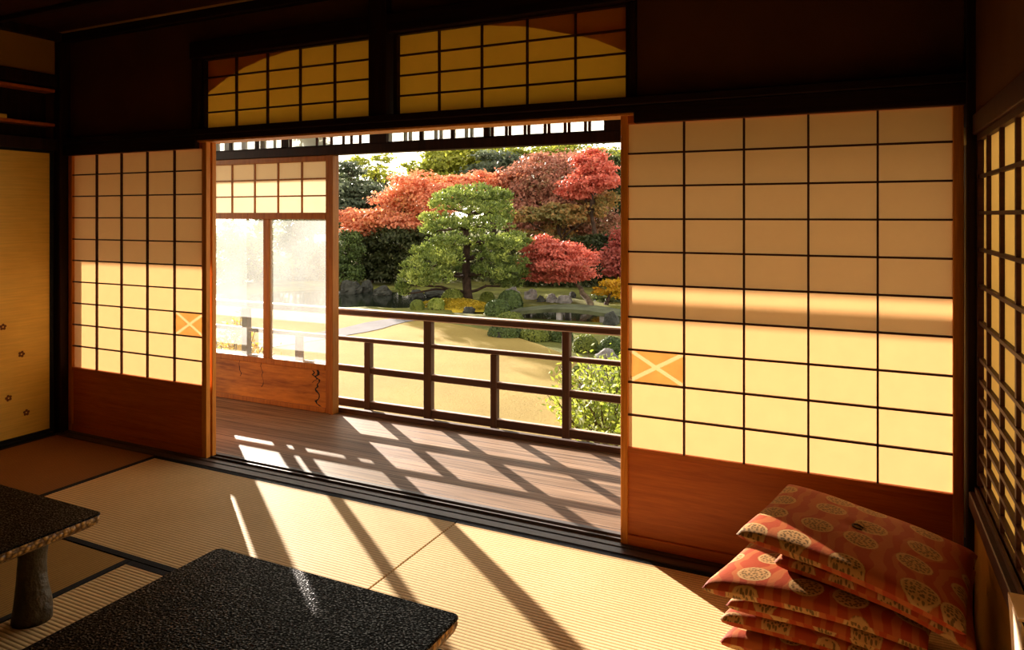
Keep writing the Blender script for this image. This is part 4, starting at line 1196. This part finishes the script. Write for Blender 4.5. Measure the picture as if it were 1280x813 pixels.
# --- rocks
def rock(label, c, rx, ry, rz, mat='stone', seed=0):
    mb = MB(); V = []; Fc = []; A, B = 26, 16
    for j in range(B+1):
        for i in range(A):
            th = 2*math.pi*i/A; ph = -math.pi/6 + (math.pi/2+math.pi/6)*j/B
            d = Vector((math.cos(th)*math.cos(ph), math.sin(th)*math.cos(ph), math.sin(ph)))
            k = 1 + .40*mnoise.noise(d*1.5 + Vector((seed*3.1, seed*1.7, 0))) + .26*abs(mnoise.noise(d*3.2 + Vector((seed, 0, 5)))) + .08*mnoise.noise(d*9)
            V.append((d.x*rx*k, d.y*ry*k, d.z*rz*k))
    for j in range(B):
        for i in range(A): Fc.append((j*A+i, j*A+(i+1) % A, (j+1)*A+(i+1) % A, (j+1)*A+i))
    mb.add(V, Fc, 0, False)
    o = mb.build('boulder', M[mat]); o.location = c; o.rotation_euler = (0, 0, seed)
    return tag(o, label, 'rock')
rk = [
 (742, 488, 17, 22, 'stone', 'grey boulder at the lawn edge behind the railing'),
 (764, 482, 14, 14, 'stone', 'smaller grey boulder behind the big leafy shrub'),
 (758, 449, 14, 8, 'stone', 'pale flat stone between the clipped bushes'),
 (438, 364, 16, 13, 'darkstone', 'dark rock on the far pond bank beside the glass door'),
 (458, 362, 12, 10, 'darkstone', 'dark rock in the middle of the far pond bank'),
 (478, 366, 12, 8, 'darkstone', 'low dark rock on the bank left of the pine'),
 (448, 349, 9, 8, 'darkstone', 'upright dark rock behind the pond bank stones'),
 (545, 368, 16, 8, 'darkstone', 'long low rock behind the bush left of the pine'),
 (520, 370, 12, 7, 'darkstone', 'low rock left of the long one at the water'),
 (664, 374, 9, 8, 'stone', 'pale rock on the bank above the bridge'),
 (676, 377, 7, 6, 'darkstone', 'dark rock beside the pale one on the bank'),
 (690, 377, 9, 6, 'stone', 'flat pale rock in the middle of the bank'),
 (706, 378, 9, 7, 'stone', 'grey rock near the foot of the low red maple'),
 (716, 372, 7, 6, 'darkstone', 'small dark rock behind the grey one at the maple foot'),
 (640, 370, 8, 8, 'stone', 'whitish rock behind the domed bush'),
 (764, 406, 14, 13, 'darkstone', 'dark rock under the end of the stone bridge'),
 (586, 390, 10, 6, 'darkstone', 'dark stone at the pine foot'),
 (630, 424, 13, 9, 'darkstone', 'dark stone at the stream edge below the handrail'),
]
for i, (u, v, ru, rv, mt, lb) in enumerate(rk):
    c = gp(u, v); dd = (c.x*-S_) + (c.y+DC)*C_; m = dd/F_
    kk = .8 if mt == 'darkstone' else 1.0
    rock(lb, c, kk*ru*m, kk*ru*m*.8, kk*rv*m*1.25, mt, i*1.37)

# --- stone slab bridge
r = empty('stone_bridge', gp(708, 396), 'low arched stone slab bridge over the stream right of the pine', 'bridge')
bA, bB = at_depth(640, 391, 16.6), at_depth(800, 397, 15.6)
bA.z = bB.z = GZ
n = 16; V = []; Fc = []
side = Vector((-(bB-bA).normalized().y, (bB-bA).normalized().x, 0))
for i in range(n+1):
    t = i/n; p = bA.lerp(bB, t); h = .10 + .15*math.sin(math.pi*t)
    for (s, z) in ((-.45, h), (.45, h), (.45, h-.08), (-.45, h-.08)):
        V.append(p + side*s + Vector((0, 0, z)) - Vector(r.location))
for i in range(n):
    a = i*4; b = a+4
    for k in range(4): Fc.append((a+k, a+(k+1) % 4, b+(k+1) % 4, b+k))
Fc += [(0,1,2,3), (n*4+3, n*4+2, n*4+1, n*4)]
MB().add(V, Fc).build('deck_slab', M['bridge'], r)
for t in (.10, .42, .75):
    p = bA.lerp(bB, t); h = .10+.15*math.sin(math.pi*t)-.08
    for s in (-.36, .36):
        q = p + side*s - Vector(r.location)
        MB().box(q.x-.06, q.x+.06, q.y-.06, q.y+.06, -.75, h, c=.01).build('pier', M['stone'], r)

# --- leafy shrub close to the veranda, and a golden one behind the glass door
def shrub(label, base, rx, ry, h, n, size, mat, seed=1, name='leafy_shrub'):
    base = Vector(base)
    r = empty(name, base, label, 'shrub')
    mb = MB(); tips = []
    random.seed(seed)
    for k in range(26):
        a = random.uniform(0, 2*math.pi); rr_ = math.sqrt(random.uniform(0, 1))
        e = Vector((rx*rr_*math.cos(a), ry*rr_*math.sin(a), h*(1-.45*rr_**2)*random.uniform(.75, 1.05)))
        P = branch_path((e.x*.15, e.y*.15, -.05), e, 5, .06)
        mb.tube(P, list(np.linspace(.012, .004, len(P))), 5); tips.append(P)
    mb.build('stems', M['bark_light'], r)
    C = []
    for P in tips:
        for q in range(n//len(tips)):
            t = random.uniform(.35, 1.0); i = min(int(t*5), 4); p = P[i].lerp(P[i+1], t*5-i)
            C.append(p + Vector((random.gauss(0, .07), random.gauss(0, .07), random.gauss(0, .06))))
    MB().quads(leaf_quads(np.array([tuple(c) for c in C]), size, .7, .5)).build('foliage', LM[mat], r)
shrub('broad yellow-green leafy shrub just beyond the railing by the paper door', (-2.20, 3.75, GZ), .75, .6, 1.02, 2600, .060, 'shrub', 3)
shrub('second leafy shrub behind the first, half hidden by the paper door', (-1.35, 3.2, GZ), .6, .5, .85, 1600, .060, 'shrub', 8)
shrub('golden-leaved shrub seen through the glass door pane', (-6.45, 3.0, GZ), .50, .45, 1.25, 2200, .06, 'shrub_gold', 5)

# ------------------------------------------------------------------ light
SUN_K = 1.88
sd = Vector((.805, -.594, 0)).normalized(); hl = SUN_K/abs(sd.y)
sun_dir = Vector((sd.x*hl, sd.y*hl, -1)).normalized()
sl = bpy.data.lights.new('sun', 'SUN'); sl.energy = 13.2; sl.angle = math.radians(.53); sl.color = (1, .87, .75)
so = bpy.data.objects.new('sun', sl); link(so); so.location = (-12, 10, 8)
so.rotation_euler = sun_dir.to_track_quat('-Z', 'Y').to_euler()
w = bpy.data.worlds.new('World'); SC.world = w; w.use_nodes = True
nt = w.node_tree; nt.nodes.clear()
tc = N(nt, 'ShaderNodeTexCoord'); sp = N(nt, 'ShaderNodeSeparateXYZ'); L(nt, tc.outputs['Generated'], sp.inputs[0])
rp = ramp(nt, sp.outputs['Z'], [(.0, (1.0,.88,.68)), (.20, (.88,.79,.63)), (.45, (.36,.34,.31)), (1.0, (.20,.20,.20))])
bg = N(nt, 'ShaderNodeBackground'); bg.inputs[1].default_value = 3.2; L(nt, rp.outputs[0], bg.inputs[0])
wo = N(nt, 'ShaderNodeOutputWorld'); L(nt, bg.outputs[0], wo.inputs[0])

# ------------------------------------------------------------------ camera
cam = bpy.data.cameras.new('camera'); co = bpy.data.objects.new('camera', cam); link(co)
cam.sensor_fit = 'HORIZONTAL'; cam.sensor_width = 36; cam.lens = F_/1280*36
cam.shift_y = -(406.5-HY)/1280
cam.clip_start = .02; cam.clip_end = 300
co.location = (0, -DC, HC); co.rotation_euler = (math.pi/2, 0, YAW)
SC.camera = co
SC.view_settings.view_transform = 'Standard'; SC.view_settings.look = 'None'
SC.view_settings.exposure = 0.62; SC.view_settings.gamma = 1.0; SC.view_settings.use_curve_mapping = False
cy = SC.cycles
cy.max_bounces = 12; cy.diffuse_bounces = 6; cy.glossy_bounces = 4; cy.transmission_bounces = 8; cy.transparent_max_bounces = 16
cy.sample_clamp_indirect = 8.0
